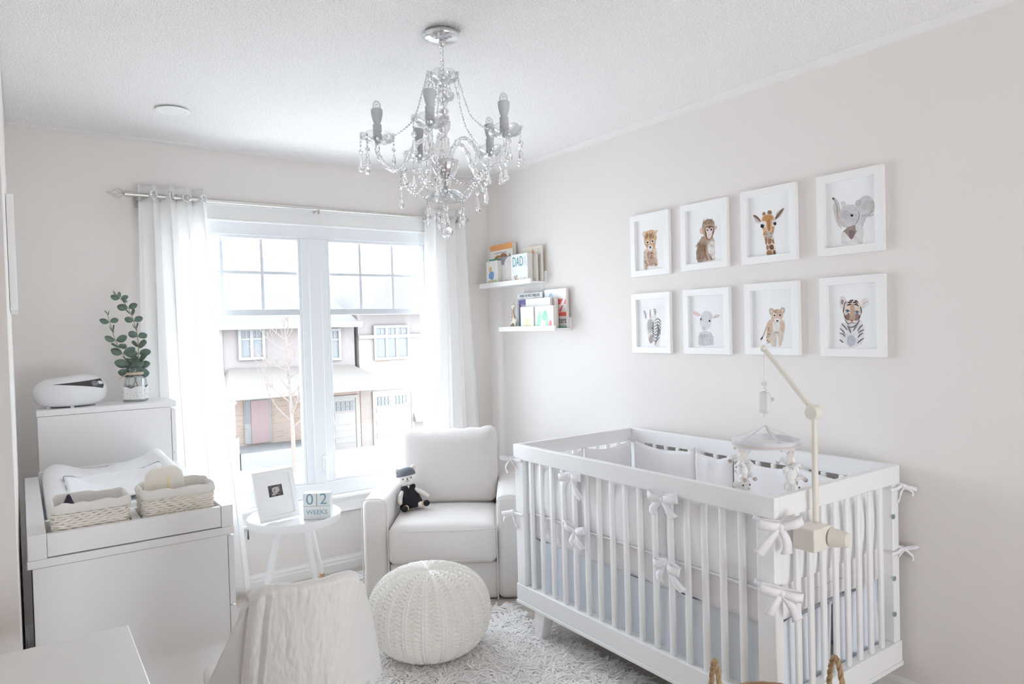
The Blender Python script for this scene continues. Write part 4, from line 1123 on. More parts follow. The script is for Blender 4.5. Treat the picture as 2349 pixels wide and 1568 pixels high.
# ------------------------------------------------------------------ crib
CX0, CX1, CY0, CY1 = -0.790, -0.034, -1.373, -2.738     # front, wall side, window end, near end
crib = thing('crib', 'white slatted wooden baby crib along the right wall', 'crib', ((CX0 + CX1) / 2, (CY0 + CY1) / 2, 0))
TRZ0, TRZ1, TT = 0.817, 0.883, 0.026
def bx(name, *a, bevel=0.002, parent=crib):
    m = MB(); m.box(*a); return m.build(name, CRIBW, parent, bevel=bevel)
bx('top_rail', CX0, CX0 + TT, CY1, CY0, TRZ0, TRZ1); bx('top_rail', CX1 - TT, CX1, CY1, CY0, TRZ0, TRZ1)
bx('top_rail', CX0 + TT + .0005, CX1 - TT - .0005, CY0 - TT, CY0, TRZ0, TRZ1); bx('top_rail', CX0 + TT + .0005, CX1 - TT - .0005, CY1, CY1 + TT, TRZ0, TRZ1)
BZ0, BZ1 = 0.165, 0.240
bx('bottom_rail', CX0, CX0 + 0.05, CY1, CY0, BZ0, BZ1); bx('bottom_rail', CX1 - 0.05, CX1, CY1, CY0, BZ0, BZ1)
bx('bottom_rail', CX0 + .0505, CX1 - .0505, CY0 - 0.04, CY0, BZ0, BZ1); bx('bottom_rail', CX0 + .0505, CX1 - .0505, CY1, CY1 + 0.04, BZ0, BZ1)
m = MB(); m.box(CX0 - 0.003, CX1 + 0.003, CY1 - 0.003, CY1 + 0.08, 0.150, 0.1648); m.box(CX0 - 0.003, CX1 + 0.003, CY0 - 0.08, CY0 + 0.003, 0.150, 0.1648)
m.box(CX0 - 0.003, CX0 + 0.08, CY1 + 0.08, CY0 - 0.08, 0.150, 0.1648); m.box(CX1 - 0.08, CX1 + 0.003, CY1 + 0.08, CY0 - 0.08, 0.150, 0.1648)
m.build('base_trim', CRIBW, crib, bevel=0.0015)
PT = 0.062
for (xa, xb) in ((CX0 + 0.003, CX0 + 0.045), (CX1 - 0.045, CX1 - 0.003)):
    for (ya, yb) in ((CY0 - 0.068, CY0 - 0.004), (CY1 + 0.004, CY1 + 0.068)):
        bx('post', xa, xb, ya, yb, BZ1, TRZ0, bevel=0.004)
def slat(x, y, ax):
    m = MB(); a, b = (0.0075, 0.0125) if ax == 'y' else (0.0125, 0.0075)
    m.soft(x - a, x + a, y - b, y + b, BZ1 - 0.001, TRZ0 + 0.001, 0.0055, 4)
    return m.build('slat', CRIBW, crib, smooth=50)
for k in range(16):
    y = -1.482 - k * 0.0749
    slat(CX0 + 0.020, y, 'y'); slat(CX1 - 0.020, y, 'y')
for k in range(8):
    x = -0.654 + k * 0.0725
    slat(x, CY1 + 0.016, 'x'); slat(x, CY0 - 0.016, 'x')
for (lx, sx) in ((CX0 + 0.035, -1), (CX1 - 0.035, 1)):
    for (ly, sy) in ((-1.535, 1), (CY1 + 0.165, -1)):
        m = MB(); t, b = 0.036, 0.024
        fx, fy = lx + sx * 0.004 - 0.0, ly + sy * 0.022
        m.add([(fx - b, fy - b, 0.014), (fx + b, fy - b, 0.014), (fx + b, fy + b, 0.014), (fx - b, fy + b, 0.014), (lx - t * .8, ly - t, 0.150), (lx + t * .8, ly - t, 0.150), (lx + t * .8, ly + t, 0.150), (lx - t * .8, ly + t, 0.150)],
              [(3, 2, 1, 0), (4, 5, 6, 7), (0, 1, 5, 4), (1, 2, 6, 5), (2, 3, 7, 6), (3, 0, 4, 7)])
        m.build('leg', CRIBW, crib, bevel=0.003)
BOLT = mat('zinc_bolt', (0.35, 0.45, 0.48), 0.35, metal=0.7)
for z in (0.70, 0.475, 0.345):
    m = MB(); M_ = Matrix.Translation((CX1 - 0.072 + 0.03, CY1 + 0.0038, z)) @ Matrix.Rotation(R(90), 4, 'X')
    m.lathe([(0.009, -0.001), (0.0088, 0.0022), (0.0055, 0.003), (0.0045, 0.0012), (0.002, 0.0012), (0.0015, 0.0028), (0, 0.0028)], 20, M=M_)
    m.build('bolt', BOLT, crib)

SHEET = mat('blush_white_sheet', (0.86, 0.83, 0.84), 0.9, spec=0.1, noise=(10, 0.015), bump=(300, 0.2, 0.0008))
mt = thing('crib_mattress', 'crib mattress in a blush white sheet behind the crib slats', 'mattress', (-0.41, -2.055, 0.44))
def mtf(p, u):
    q = Vector(p)
    if u.x < -0.99 or abs(u.y) > 0.99: q.x += 0.004 * vnoise(p.y * 14, p.z * 30) * (u.x < 0); q.y += 0.003 * vnoise(p.x * 20, p.z * 25)
    if u.z < 0: q.z += 0.010 * vnoise(p.x * 6, p.y * 6 + 3)
    return q
m = MB(); m.soft(-0.752, -0.072, -2.692, -1.418, 0.452, 0.600, 0.035, 30, mtf); m.build('sheet', SHEET, mt, smooth=180)
SKIRT = mat('pale_blue_grey_skirt', (0.75, 0.79, 0.83), 0.9, spec=0.1, noise=(8, 0.02), bump=(300, 0.2, 0.0008))
sk = thing('crib_skirt', 'pale blue-grey gathered crib skirt hanging below the mattress', 'crib skirt', (-0.41, -2.055, 0.15))
def pan(p0, p1, n, seed):
    p0, p1 = Vector(p0), Vector(p1); d = p1 - p0; nr = Vector((-d.y, d.x, 0)).normalized()
    def fn(u, v):
        z = 0.458 - v * 0.285 + 0.004 * vnoise(u * 8, seed)
        k = v ** 0.8
        return p0 + d * u + nr * (0.008 * math.sin(u * n * 3 + 2 * vnoise(u * 6, seed)) * k + 0.008 * vnoise(u * n * .8, seed + v)) + Vector((0, 0, z))
    m = MB(); m.grid(fn, int(n * 8), 12); m.build('panel', SKIRT, sk, smooth=180, solid=0.0016)
pan((-0.745, -1.445, 0), (-0.745, -2.05, 0), 10, 1.0); pan((-0.745, -2.062, 0), (-0.742, -2.68, 0), 10, 2.0)
pan((-0.735, -2.682, 0), (-0.40, -2.682, 0), 7, 3.0); pan((-0.385, -2.682, 0), (-0.10, -2.682, 0), 7, 4.0)
pan((-0.09, -1.44, 0), (-0.09, -2.68, 0), 14, 5.0); pan((-0.735, -1.44, 0), (-0.10, -1.44, 0), 10, 6.0)
m = MB(); m.box(-0.738, -0.094, -2.674, -1.446, 0.440, 0.4515); m.build('platform_cloth', SKIRT, sk)

BUM = mat('white_cotton_bumper', (0.87, 0.865, 0.88), 0.9, spec=0.1, noise=(8, 0.012), bump=(350, 0.2, 0.0008))
bp = thing('crib_bumper', 'white padded crib bumper with tie bows lining the inside of the crib', 'crib bumper', (-0.41, -2.055, 0.58))
def padp(x0, x1, y0, y1, z0, z1, along, seed, sag=0.02):
    def fn(p, u):
        q = Vector(p); a = u.y if along == 'y' else u.x; b = u.x if along == 'y' else u.y
        puff = 0.016 * (1 - a * a) * (1 - u.z * u.z) + 0.003 * vnoise(p.x * 15 + p.y * 15, p.z * 12 + seed)
        puff += 0.004 * math.sin(a * 9 + seed) * (0.4 + 0.6 * max(0, u.z))
        if along == 'y': q.x += puff * b
        else: q.y += puff * b
        q.z += -sag * max(0, u.z) * (1 - a * a) + 0.012 * max(0, u.z) * abs(a) ** 6 + 0.004 * vnoise(a * 4, seed) * u.z
        return q
    m = MB(); m.soft(x0, x1, y0, y1, z0, z1, 0.012, 16, fn); return m.build('pad', BUM, bp, smooth=180)
BT = 0.822
ys = [-1.425, -1.80, -2.27, -2.69]
for k, (a, b) in enumerate(zip(ys[:-1], ys[1:])): padp(-0.756, -0.738, b, a, 0.572, BT + (0.004 if k else 0), 'y', k * 2.3 + .4, 0.018)
ysb = [-1.45, -1.84, -2.05, -2.36, -2.69]
for k, (a, b) in enumerate(zip(ysb[:-1], ysb[1:])): padp(-0.096, -0.072, b + 0.004, a - 0.004, 0.575, BT + 0.004, 'y', k * 1.7 + 5, 0.022)
for k, (a, b) in enumerate(((-0.735, -0.415), (-0.405, -0.10))): padp(a, b, -1.438, -1.418, 0.575, BT + 0.004 - 0.006 * (k == 0), 'x', k * 3.1 + 9, 0.02)
for k, (a, b) in enumerate(((-0.733, -0.41), (-0.40, -0.10))): padp(a, b, -2.692, -2.674, 0.575, BT - 0.012, 'x', k * 2.7 + 12, 0.018)
# piping along the lower front hem
m = MB(); m.tube(catmull([(-0.760, -1.43, 0.576), (-0.764, -1.62, 0.580), (-0.760, -1.80, 0.576), (-0.765, -2.04, 0.580), (-0.760, -2.27, 0.576), (-0.765, -2.48, 0.58), (-0.760, -2.69, 0.576)], 6), 0.004, 6); m.build('piping', BUM, bp)
BOWM = mat('white_cotton_tie', (0.88, 0.865, 0.89), 0.9, spec=0.1, bump=(400, 0.2, 0.0008))
def ribbon(m, pts, nrm, w):
    """flat strip of cloth through pts; w width, nrm the flat side"""
    P = catmull(pts, 6); vs = []; nrm = Vector(nrm)
    for i, p in enumerate(P):
        t = (P[min(i + 1, len(P) - 1)] - P[max(i - 1, 0)]).normalized(); s = nrm.cross(t)
        s = s.normalized() if s.length > 1e-4 else Vector((0, 0, 1))
        ww = w[0] + (w[1] - w[0]) * i / (len(P) - 1) if isinstance(w, tuple) else w
        vs += [p - s * ww / 2 + nrm * 0.002 * math.sin(i), p - s * ww * .1 + nrm * 0.0035, p + s * ww / 2]
    n = len(P); fs = []
    for i in range(n - 1):
        for k in (0, 1): fs.append((3 * i + k, 3 * i + k + 1, 3 * i + 3 + k + 1, 3 * i + 3 + k))
    m.add(vs, fs)
def bow(c, right, out, seed, size=1.0, band=None):
    size *= 1.15
    c, r, o = Vector(c), Vector(right), Vector(out); up = Vector((0, 0, 1)); g2 = random.Random(seed)
    m = MB(); s = size
    for sg in (-1, 1):
        tl = g2.uniform(-0.25, 0.45)
        d = (r * sg + up * tl).normalized()
        L = 0.055 * s * g2.uniform(0.8, 1.1)
        # loop: out and back again, folded over
        ribbon(m, [c + o * .006, c + d * L * .5 + o * (.020 * s), c + d * L + o * (.014 * s), c + d * L * 1.02 + o * .004, c + d * L * .5 - o * 0.000, c + o * .003], d.cross(o).cross(d).normalized() if False else o, (0.022 * s, 0.034 * s))
        a = g2.uniform(0.2, 1.0)
        e = c + (r * sg * a - up).normalized() * 0.085 * s * g2.uniform(.7, 1.15)
        ribbon(m, [c + o * .007, c.lerp(e, .5) + o * (.016 * s) + r * sg * 0.006, e + o * .006], o, (0.016 * s, 0.032 * s))
    m.sphere(c + o * .008, (0.0095 * s,) * 3, 10, 8)
    if band: ribbon(m, band, o, 0.014)
    m.build('tie_bow', BOWM, bp, smooth=180, solid=0.0014)
ry, ox_ = Vector((0, -1, 0)), Vector((-1, 0, 0))
fxx = CX0 - 0.004
bow((fxx, -1.797, 0.80), ry, ox_, 1); bow((fxx, -1.816, 0.575), ry, ox_, 2, 0.9, band=[(fxx + .008, -1.72, 0.60), (fxx + .004, -1.77, 0.59), (fxx, -1.81, 0.577)])
bow((fxx, -2.298, 0.80), ry, ox_, 33); bow((fxx, -2.311, 0.572), ry, ox_, 4)
rc = (Vector((0.82, -0.57, 0))).normalized(); oc = Vector((-0.57, -0.82, 0))
for z, sd in ((0.800, 5), (0.600, 6)):
    bow((CX0 + 0.006, CY1 - 0.012, z), rc, oc, sd, 0.95, band=[(CX0 - 0.001, CY1 + 0.075, z + 0.014), (CX0 - 0.005, CY1 + 0.035, z + 0.006), (CX0 - 0.004, CY1 + 0.004, z), (CX0 + 0.01, CY1 - 0.006, z), (CX0 + 0.045, CY1 - 0.003, z + 0.008)])
for z, sd in ((0.812, 7), (0.565, 8)):
    bow((CX0 - 0.004, CY0 + 0.006, z), Vector((-0.6, 0.8, 0)), Vector((-0.8, 0.6, 0)), sd, 0.75, band=[(CX0 - 0.002, CY0 - 0.07, z + .002), (CX0 - 0.004, CY0 - 0.03, z), (CX0 - 0.003, CY0 + .004, z)])
for z, sd in ((0.806, 9), (0.575, 10)):
    bow((CX1 + 0.004, CY1 - 0.005, z), Vector((0.5, -0.86, 0)), Vector((0.2, -0.98, 0)), sd, 0.6, band=[(CX1 - 0.066, CY1 + 0.002, z - 0.008), (CX1 - 0.035, CY1 - 0.004, z - 0.006), (CX1, CY1 - 0.004, z)])

# ------------------------------------------------------------------ mobile arm and mobile
ar = thing('mobile_holder', 'cream clamp-on mobile arm on the near end of the crib', 'mobile holder', (-0.62, -2.78, 0.71))
m = MB(); m.box(-0.705, -0.608, -2.815, CY1 - 0.004, 0.716, 0.786); m.build('clamp_block', CREAM, ar, bevel=0.004)
m = MB(); m.box(-0.70, -0.615, CY1 + 0.034, CY1 + 0.044, 0.72, 0.80); m.build('clamp_jaw', CREAM, ar, bevel=0.003)
m = MB(); m.cyl((-0.618, -2.815, 0.750), (-0.610, -2.868, 0.750), 0.030, 0.022, 28); m.build('clamp_knob', CREAM, ar, bevel=0.003)
m = MB(); m.cyl((-0.620, -2.768, 0.784), (-0.620, -2.768, 1.115), 0.0095, n=24); m.build('pole', CREAM, ar)
m = MB(); m.cyl((-0.640, -2.768, 1.130), (-0.602, -2.768, 1.130), 0.0225, n=32); m.build('joint', CREAM, ar, bevel=0.003)
tip = Vector((-0.622, -2.594, 1.327))
m = MB(); m.cyl((-0.622, -2.760, 1.143), tuple(tip), 0.0095, 0.0075, 20); m.build('arm', CREAM, ar)
m = MB(); m.sphere(tip, (0.0115, 0.0115, 0.0115), 18, 12); m.build('end_ball', CREAM, ar)
MW = mat('white_mobile_plastic', (0.84, 0.83, 0.84), 0.4); FELT = mat('white_mesh_cloth', (0.84, 0.83, 0.85), 0.9, trans=0.3); BEIGE = mat('beige_ribbon', (0.74, 0.65, 0.58), 0.9)
mo = thing('crib_mobile', 'white crib mobile with a cloth ring and hanging plush lambs', 'mobile', tuple(tip))
mx_, my_ = tip.x, tip.y
m = MB(); m.tube([(mx_, my_, tip.z - 0.01), (mx_ + 0.001, my_, 1.215)], 0.0012, 6); m.tube([(mx_, my_, 1.105), (mx_, my_, 1.068)], 0.0016, 6); m.build('cord', MW, mo)
m = MB(); m.box(mx_ - 0.006, mx_ + 0.006, my_ - 0.006, my_ + 0.006, 1.205, 1.218); m.tube(catmull([(mx_, my_, 1.205), (mx_ + .004, my_, 1.195), (mx_ - .004, my_, 1.19), (mx_, my_, 1.184), (mx_ + .008, my_ - .004, 1.19)], 6), 0.002, 6); m.build('hook', CHROME, mo)
m = MB(); m.soft(mx_ - 0.012, mx_ + 0.012, my_ - 0.02, my_ + 0.02, 1.112, 1.184, 0.010, 8); mt_ = m.build('music_box', MW, mo, smooth=60)
m = MB(); m.cyl((mx_ + 0.010, my_ - 0.008, 1.158), (mx_ + 0.024, my_ - 0.016, 1.158), 0.006, n=14); m.build('winding_key', mat('lilac_grey_plastic', (0.66, 0.67, 0.74), 0.4), mt_)
m = MB(); m.cyl((mx_, my_, 1.112), (mx_, my_, 1.100), 0.0055, n=12); m.build('spindle', MW, mt_)
RR, RZ = 0.107, 1.018
m = MB(); m.lathe([(RR - 0.002, RZ - 0.012), (RR, RZ - 0.012), (RR, RZ + 0.010), (RR - 0.002, RZ + 0.010), (RR - 0.002, RZ - 0.012)], 64, (mx_, my_, 0), cap=False); m.build('ring', FELT, mo, smooth=30)
m = MB(); m.lathe([(RR + 0.0012, RZ - 0.006), (RR + 0.0012, RZ - 0.002)], 64, (mx_, my_, 0), cap=False); m.build('ring_stripe', BEIGE, mo, smooth=30, solid=0.0008)
m = MB()
for k in range(5):
    a = R(25 + 72 * k); e = Vector((mx_ + RR * .985 * math.cos(a), my_ + RR * .985 * math.sin(a), RZ + 0.006)); t = Vector((mx_, my_, 1.072)); s = Vector((-math.sin(a), math.cos(a), 0)) * 0.0065
    m.add([t - s * .5, t + s * .5, e + s, e - s], [(0, 1, 2, 3)])
m.build('ribbon_spokes', FELT, mo, smooth=0, solid=0.001)
LAMB = mat('white_plush', (0.86, 0.85, 0.84), 0.95, spec=0.05, bump=(250, 0.8, 0.002)); PINKB = mat('taupe_plush', (0.52, 0.43, 0.40), 0.95)
vd = math.atan2(CC.y + 2.594, CC.x + 0.622)
def lamb(a, zdrop, label):
    p = Vector((mx_ + RR * 0.97 * math.cos(a), my_ + RR * 0.97 * math.sin(a), RZ - 0.012))
    m = MB(); q = p - Vector((0, 0, zdrop)); m.add([p + Vector((-.003, .002, 0)), p + Vector((.003, -.002, 0)), q + Vector((.003, -.002, 0)), q + Vector((-.003, .002, 0))], [(0, 1, 2, 3)]); m.build('strap', BEIGE, mo, smooth=0, solid=0.0008)
    M_ = Matrix.Translation(q) @ Matrix.Rotation(a + R(80), 4, 'Z') @ Matrix.Scale(1.18, 4)
    m = MB()
    m.sphere((0, 0, -0.026), (0.017, 0.013, 0.026), 16, 12); m.sphere((0.003, 0, -0.064), (0.0185, 0.016, 0.017), 16, 12); m.sphere((0.019, 0, -0.068), (0.0085, 0.0095, 0.0085), 12, 8)
    for sg in (-1, 1):
        m.tube([(0.004, sg * 0.008, -0.038), (0.022, sg * 0.013, -0.03), (0.032, sg * 0.015, -0.038)], [0.0065, 0.006, 0.0065], 8); m.tube([(-0.004, sg * 0.008, -0.006), (0.012, sg * 0.012, 0.004), (0.022, sg * 0.014, -0.004)], [0.0065, 0.006, 0.0065], 8)
    m.sphere((-0.018, 0, -0.010), 0.008, 10, 8)
    b = m.build('plush_lamb', LAMB, mo, smooth=180)
    for v in range(0): pass
    me_ = b.data
    iv = root_matrix(mo).inverted() @ M_ if False else M_
    off = root_matrix(mo).to_translation()
    for vtx in me_.vertices:
        w = M_ @ (vtx.co + off); vtx.co = w - off
    def sub(name, fn, mm):
        m2 = MB(); fn(m2); m2.v = [tuple(M_ @ Vector(p_)) for p_ in m2.v]; m2.build(name, mm, b, smooth=180)
    for s_ in (-1, 1): sub('hoof', lambda z: z.sphere((0.034, s_ * 0.0155, -0.040), 0.0060, 8, 6), PINKB)
    for s_ in (-1, 1): sub('ear', lambda z: z.sphere((-0.004, s_ * 0.019, -0.060), (0.006, 0.008, 0.011), 10, 8), LAMB)
    for s_ in (-1, 1): sub('eye', lambda z: z.sphere((0.017, s_ * 0.0105, -0.059), 0.0024, 8, 6), BLACK)
    sub('nose', lambda z: z.sphere((0.0268, 0, -0.0665), 0.0022, 8, 6), PINKB)
for k, (da, dz) in enumerate(((-44, 0.046), (46, 0.050), (-135, 0.022), (133, 0.024))):
    lamb(vd + R(da), dz, k)

# ------------------------------------------------------------------ book ledges and books (right wall)
def ledge(label, y0, y1, z):
    L_ = thing('picture_ledge', label, 'shelf', (-0.06, (y0 + y1) / 2, z), group='white picture ledges on the right wall')
    MB().box(-0.115, -0.0155, y1, y0, z - 0.014, z).build('bottom_board', WHITE, L_, bevel=0.001)
    MB().box(-0.015, -0.0005, y1, y0, z - 0.014, z + 0.062).build('back_board', WHITE, L_, bevel=0.001)
    MB().box(-0.128, -0.1155, y1, y0, z - 0.014, z + 0.016).build('front_lip', WHITE, L_, bevel=0.001)
    return L_
UZ, LZ = 1.694, 1.408
ledge('upper white picture ledge holding the DADA book', -0.085, -0.652, UZ)
ledge('lower white picture ledge holding the toy giraffe', -0.300, -0.872, LZ)
PAGES = mat('cream_pages', (0.78, 0.75, 0.70), 0.8, noise=(250, 0.08))
CV = {}
def cmat(c, rough=0.45): 
    k = 'ink_%02d%02d%02d' % tuple(int(x * 99) for x in c)
    return mat(k, c, rough, noise=(25, 0.10))
def book(label, yl, yr, z0, z1, xf, th, cover, shapes=(), text=None, lean=0.0):
    """cover faces -x; shapes in 0..1 cover space: ('r', x0, y0, x1, y1, col) ('p', [(x, y)...], col) ('e', x, y, rx, ry, col)"""
    W = yl - yr; Hh_ = z1 - z0
    o = thing('book', label, 'book', (0, 0, 0), group='picture books on the ledges')
    M_ = frame_M((xf, yl, z0), (0, -1, 0), (math.sin(lean), 0, math.cos(lean)))
    set_M(o, M_)
    c = 0.0022
    m = MB(); m.box(0, W, 0, Hh_, -c, 0); m.box(0, W, 0, Hh_, -th, -th + c); m.box(0, c, 0, Hh_, -th + c, -c)
    m.build('cover', cmat(cover), o, world=False, bevel=0.0006)
    MB().box(c, W - 0.002, 0.0025, Hh_ - 0.0025, -th + c, -c).build('pages', PAGES, o, world=False)
    if shapes:
        cols, m = [], MB()
        for i, s in enumerate(shapes):
            col = s[-1]
            if col not in cols: cols.append(col)
            m.cur = cols.index(col); z_ = 0.00015 + 0.00012 * i
            if s[0] == 'r': P = [(s[1] * W, s[2] * Hh_), (s[3] * W, s[2] * Hh_), (s[3] * W, s[4] * Hh_), (s[1] * W, s[4] * Hh_)]
            elif s[0] == 'p': P = [(a * W, b * Hh_) for a, b in s[1]]
            elif s[0] == 'b': P = [(q.x * W, q.y * Hh_) for q in catmull([(a, b, 0) for a, b in s[1]], 5, True)]
            else: P = [((s[1] + s[3] * math.cos(t)) * W, (s[2] + s[4] * math.sin(t)) * Hh_) for t in [2 * PI * k / 18 for k in range(18)]]
            m.prism(P, -0.0005, z_)
        m.build('cover_art', [cmat(k) for k in cols], o, world=False, smooth=0)
    for t in (text or ()):
        letters('lettering', t[0], t[3], cmat(t[4]), o, Matrix.Translation((t[1] * W, t[2] * Hh_, 0.0011)), extrude=0.0001, sx=t[5] if len(t) > 5 else 1.0)
    return o
W1 = (0.86, 0.85, 0.83)
g3 = random.Random(4)
book('tall book with an orange top band at the left of the upper ledge', -0.100, -0.358, UZ, 1.962, -0.045, 0.030, (0.86, 0.84, 0.80),
     [('p', [(0, 0.86), (1, 0.86), (1, 1), (0, 1)], (0.86, 0.40, 0.14)), ('r', 0.2, 0.79, 0.75, 0.805, (0.35, 0.33, 0.32)), ('e', 0.36, 0.60, 0.2, 0.14, (0.50, 0.22, 0.10)), ('e', 0.60, 0.62, 0.2, 0.16, (0.42, 0.22, 0.11)), ('e', 0.42, 0.64, 0.09, 0.06, (0.80, 0.36, 0.16)), ('e', 0.88, 0.69, 0.05, 0.025, (0.48, 0.30, 0.14)), ('e', 0.88, 0.72, 0.02, 0.03, (0.25, 0.45, 0.25))])
al_ = [('r', 0.02, 0.7, 0.98, 0.97, (0.16, 0.42, 0.30))] + [('r', 0.06 + k * 0.095, 0.84, 0.12 + k * 0.095, 0.93, g3.choice([(0.82, 0.70, 0.45), (0.8, 0.8, 0.76), (0.66, 0.22, 0.16), (0.85, 0.5, 0.2)])) for k in range(10)]
book('green banded book standing in front of the orange-topped book', -0.104, -0.356, UZ, 1.873, -0.0575, 0.011, (0.19, 0.45, 0.33), al_)
book('cream board book with blue and tan patches, left end of the upper ledge', -0.146, -0.278, UZ, 1.852, -0.1085, 0.030, (0.84, 0.83, 0.81),
     [('b', [(0.1, 0.05), (0.3, 0.02), (0.8, 0.03), (0.95, 0.1), (0.85, 0.22), (0.5, 0.2), (0.2, 0.2)], (0.50, 0.60, 0.36)), ('b', [(0.25, 0.3), (0.55, 0.25), (0.68, 0.4), (0.6, 0.56), (0.35, 0.56), (0.22, 0.45)], (0.20, 0.38, 0.66)), ('b', [(0.25, 0.6), (0.4, 0.55), (0.5, 0.66), (0.42, 0.78), (0.28, 0.74)], (0.74, 0.50, 0.26)), ('b', [(0.25, 0.08), (0.5, 0.05), (0.7, 0.1), (0.6, 0.24), (0.3, 0.22)], (0.70, 0.58, 0.42))])
book('slate and cream book with pale animal shapes, beside the DADA book', -0.262, -0.414, UZ, 1.872, -0.078, 0.018, (0.30, 0.30, 0.34),
     [('r', 0, 0, 1, 0.28, (0.24, 0.40, 0.31)), ('b', [(0.0, 0.1), (0.3, 0.05), (0.42, 0.3), (0.36, 0.6), (0.2, 0.72), (0.02, 0.6)], (0.72, 0.69, 0.68)), ('b', [(0.42, 0.12), (0.6, 0.05), (0.85, 0.1), (0.98, 0.35), (0.99, 0.8), (0.75, 0.98), (0.45, 0.9), (0.32, 0.7), (0.42, 0.45)], (0.76, 0.72, 0.70)), ('b', [(0.8, 0.5), (0.96, 0.55), (0.9, 0.85), (0.72, 0.8)], (0.80, 0.66, 0.62))])
book('white board book titled DADA on the upper ledge', -0.430, -0.600, UZ, 1.868, -0.1085, 0.040, (0.84, 0.87, 0.88),
     [('b', [(0.16, 0.05), (0.3, 0.06), (0.42, 0.1), (0.36, 0.2), (0.4, 0.26), (0.22, 0.27), (0.14, 0.2), (0.2, 0.12)], (0.70, 0.58, 0.48)), ('e', 0.2, 0.2, 0.03, 0.02, (0.25, 0.17, 0.13)), ('e', 0.27, 0.14, 0.03, 0.02, (0.25, 0.17, 0.13)), ('e', 0.22, 0.08, 0.03, 0.02, (0.25, 0.17, 0.13)), ('e', 0.33, 0.22, 0.025, 0.018, (0.25, 0.17, 0.13)), ('e', 0.42, 0.08, 0.05, 0.04, (0.86, 0.50, 0.48)), ('e', 0.8, 0.12, 0.06, 0.05, (0.76, 0.74, 0.75))],
     [('DAD', 0.42, 0.72, 0.085, (0.10, 0.33, 0.36), 0.62), ('A', 0.87, 0.71, 0.085, (0.62, 0.76, 0.78), 0.62)])
book('thin grey-spined book tucked between the DADA book and the cream book', -0.44, -0.632, UZ, 1.862, -0.066, 0.016, (0.66, 0.62, 0.58))
book('cream spotted book with an orange triangle, behind the DADA book', -0.452, -0.640, UZ, 1.912, -0.034, 0.017, (0.82, 0.78, 0.69),
     [('p', [(0.42, 0.75), (0.72, 0.75), (0.57, 0.95)], (0.78, 0.38, 0.20)), ('e', 0.2, 0.82, 0.06, 0.05, (0.84, 0.55, 0.38)), ('e', 0.85, 0.9, 0.02, 0.015, (0.4, 0.35, 0.3)), ('e', 0.3, 0.7, 0.02, 0.015, (0.4, 0.35, 0.3)), ('e', 0.88, 0.6, 0.02, 0.015, (0.4, 0.35, 0.3))])
book('grey book titled WHERE THE WILD THINGS ARE on the lower ledge', -0.398, -0.658, LZ, 1.628, -0.045, 0.012, (0.44, 0.48, 0.53),
     [('r', 0.0, 0.85, 1.0, 1.0, (0.80, 0.81, 0.82))],
     [('WHERE THE WILD THINGS ARE', 0.5, 0.93, 0.0235, (0.08, 0.08, 0.09), 0.62)])
book('purple and teal book standing right behind the toy giraffe', -0.438, -0.56, LZ, 1.588, -0.0625, 0.014, (0.17, 0.13, 0.32),
     [('r', 0, 0, 1, 0.30, (0.05, 0.30, 0.40)), ('r', 0, 0.30, 1, 0.5, (0.09, 0.20, 0.38)), ('e', 0.62, 0.3, 0.14, 0.14, (0.72, 0.76, 0.80))], [('Good', 0.42, 0.8, 0.030, (0.86, 0.86, 0.9), 0.8), ('Mo', 0.30, 0.56, 0.036, (0.86, 0.86, 0.9), 0.8)])
book('white book with a dark blot and teal dots, behind the two small board books', -0.535, -0.778, LZ, 1.590, -0.081, 0.016, (0.86, 0.86, 0.86),
     [('b', [(0.46, 0.42), (0.55, 0.40), (0.6, 0.5), (0.58, 0.66), (0.5, 0.64), (0.45, 0.66), (0.43, 0.5)], (0.07, 0.07, 0.09)), ('e', 0.28, 0.42, 0.05, 0.06, (0.55, 0.80, 0.82)), ('e', 0.39, 0.42, 0.05, 0.06, (0.55, 0.80, 0.82)), ('b', [(0.6, 0.5), (0.68, 0.45), (0.67, 0.62), (0.61, 0.66)], (0.60, 0.80, 0.72))])
book('small cream board book with a pale rainbow on the lower ledge', -0.520, -0.652, LZ, 1.541, -0.1115, 0.018, (0.86, 0.84, 0.79),
     [('b', [(0.25, 0.1), (0.25, 0.25), (0.35, 0.42), (0.5, 0.47), (0.65, 0.42), (0.74, 0.25), (0.74, 0.1)], (0.88, 0.68, 0.45)), ('b', [(0.33, 0.1), (0.33, 0.24), (0.42, 0.34), (0.5, 0.36), (0.58, 0.34), (0.64, 0.24), (0.64, 0.1)], (0.88, 0.80, 0.52)), ('b', [(0.38, 0.1), (0.38, 0.2), (0.45, 0.28), (0.55, 0.24), (0.57, 0.1)], (0.62, 0.76, 0.56)), ('e', 0.45, 0.85, 0.2, 0.012, (0.72, 0.69, 0.64)), ('e', 0.45, 0.72, 0.26, 0.02, (0.78, 0.72, 0.62))])
book('small white board book with green leaf patches and a red oval', -0.668, -0.842, LZ, 1.540, -0.1115, 0.024, (0.86, 0.86, 0.84),
     [('b', [(0.06, 0.08), (0.16, 0.04), (0.30, 0.25), (0.34, 0.6), (0.24, 0.78), (0.12, 0.5)], (0.38, 0.68, 0.48)), ('b', [(0.36, 0.5), (0.52, 0.8), (0.66, 0.72), (0.62, 0.4), (0.48, 0.34)], (0.30, 0.62, 0.42)), ('b', [(0.64, 0.1), (0.74, 0.08), (0.76, 0.4), (0.68, 0.6), (0.6, 0.35)], (0.42, 0.70, 0.50)), ('e', 0.84, 0.2, 0.075, 0.16, (0.82, 0.24, 0.22))])
book('thin brown-paged book behind the green leaf board book', -0.69, -0.805, LZ, 1.585, -0.062, 0.02, (0.66, 0.58, 0.53))
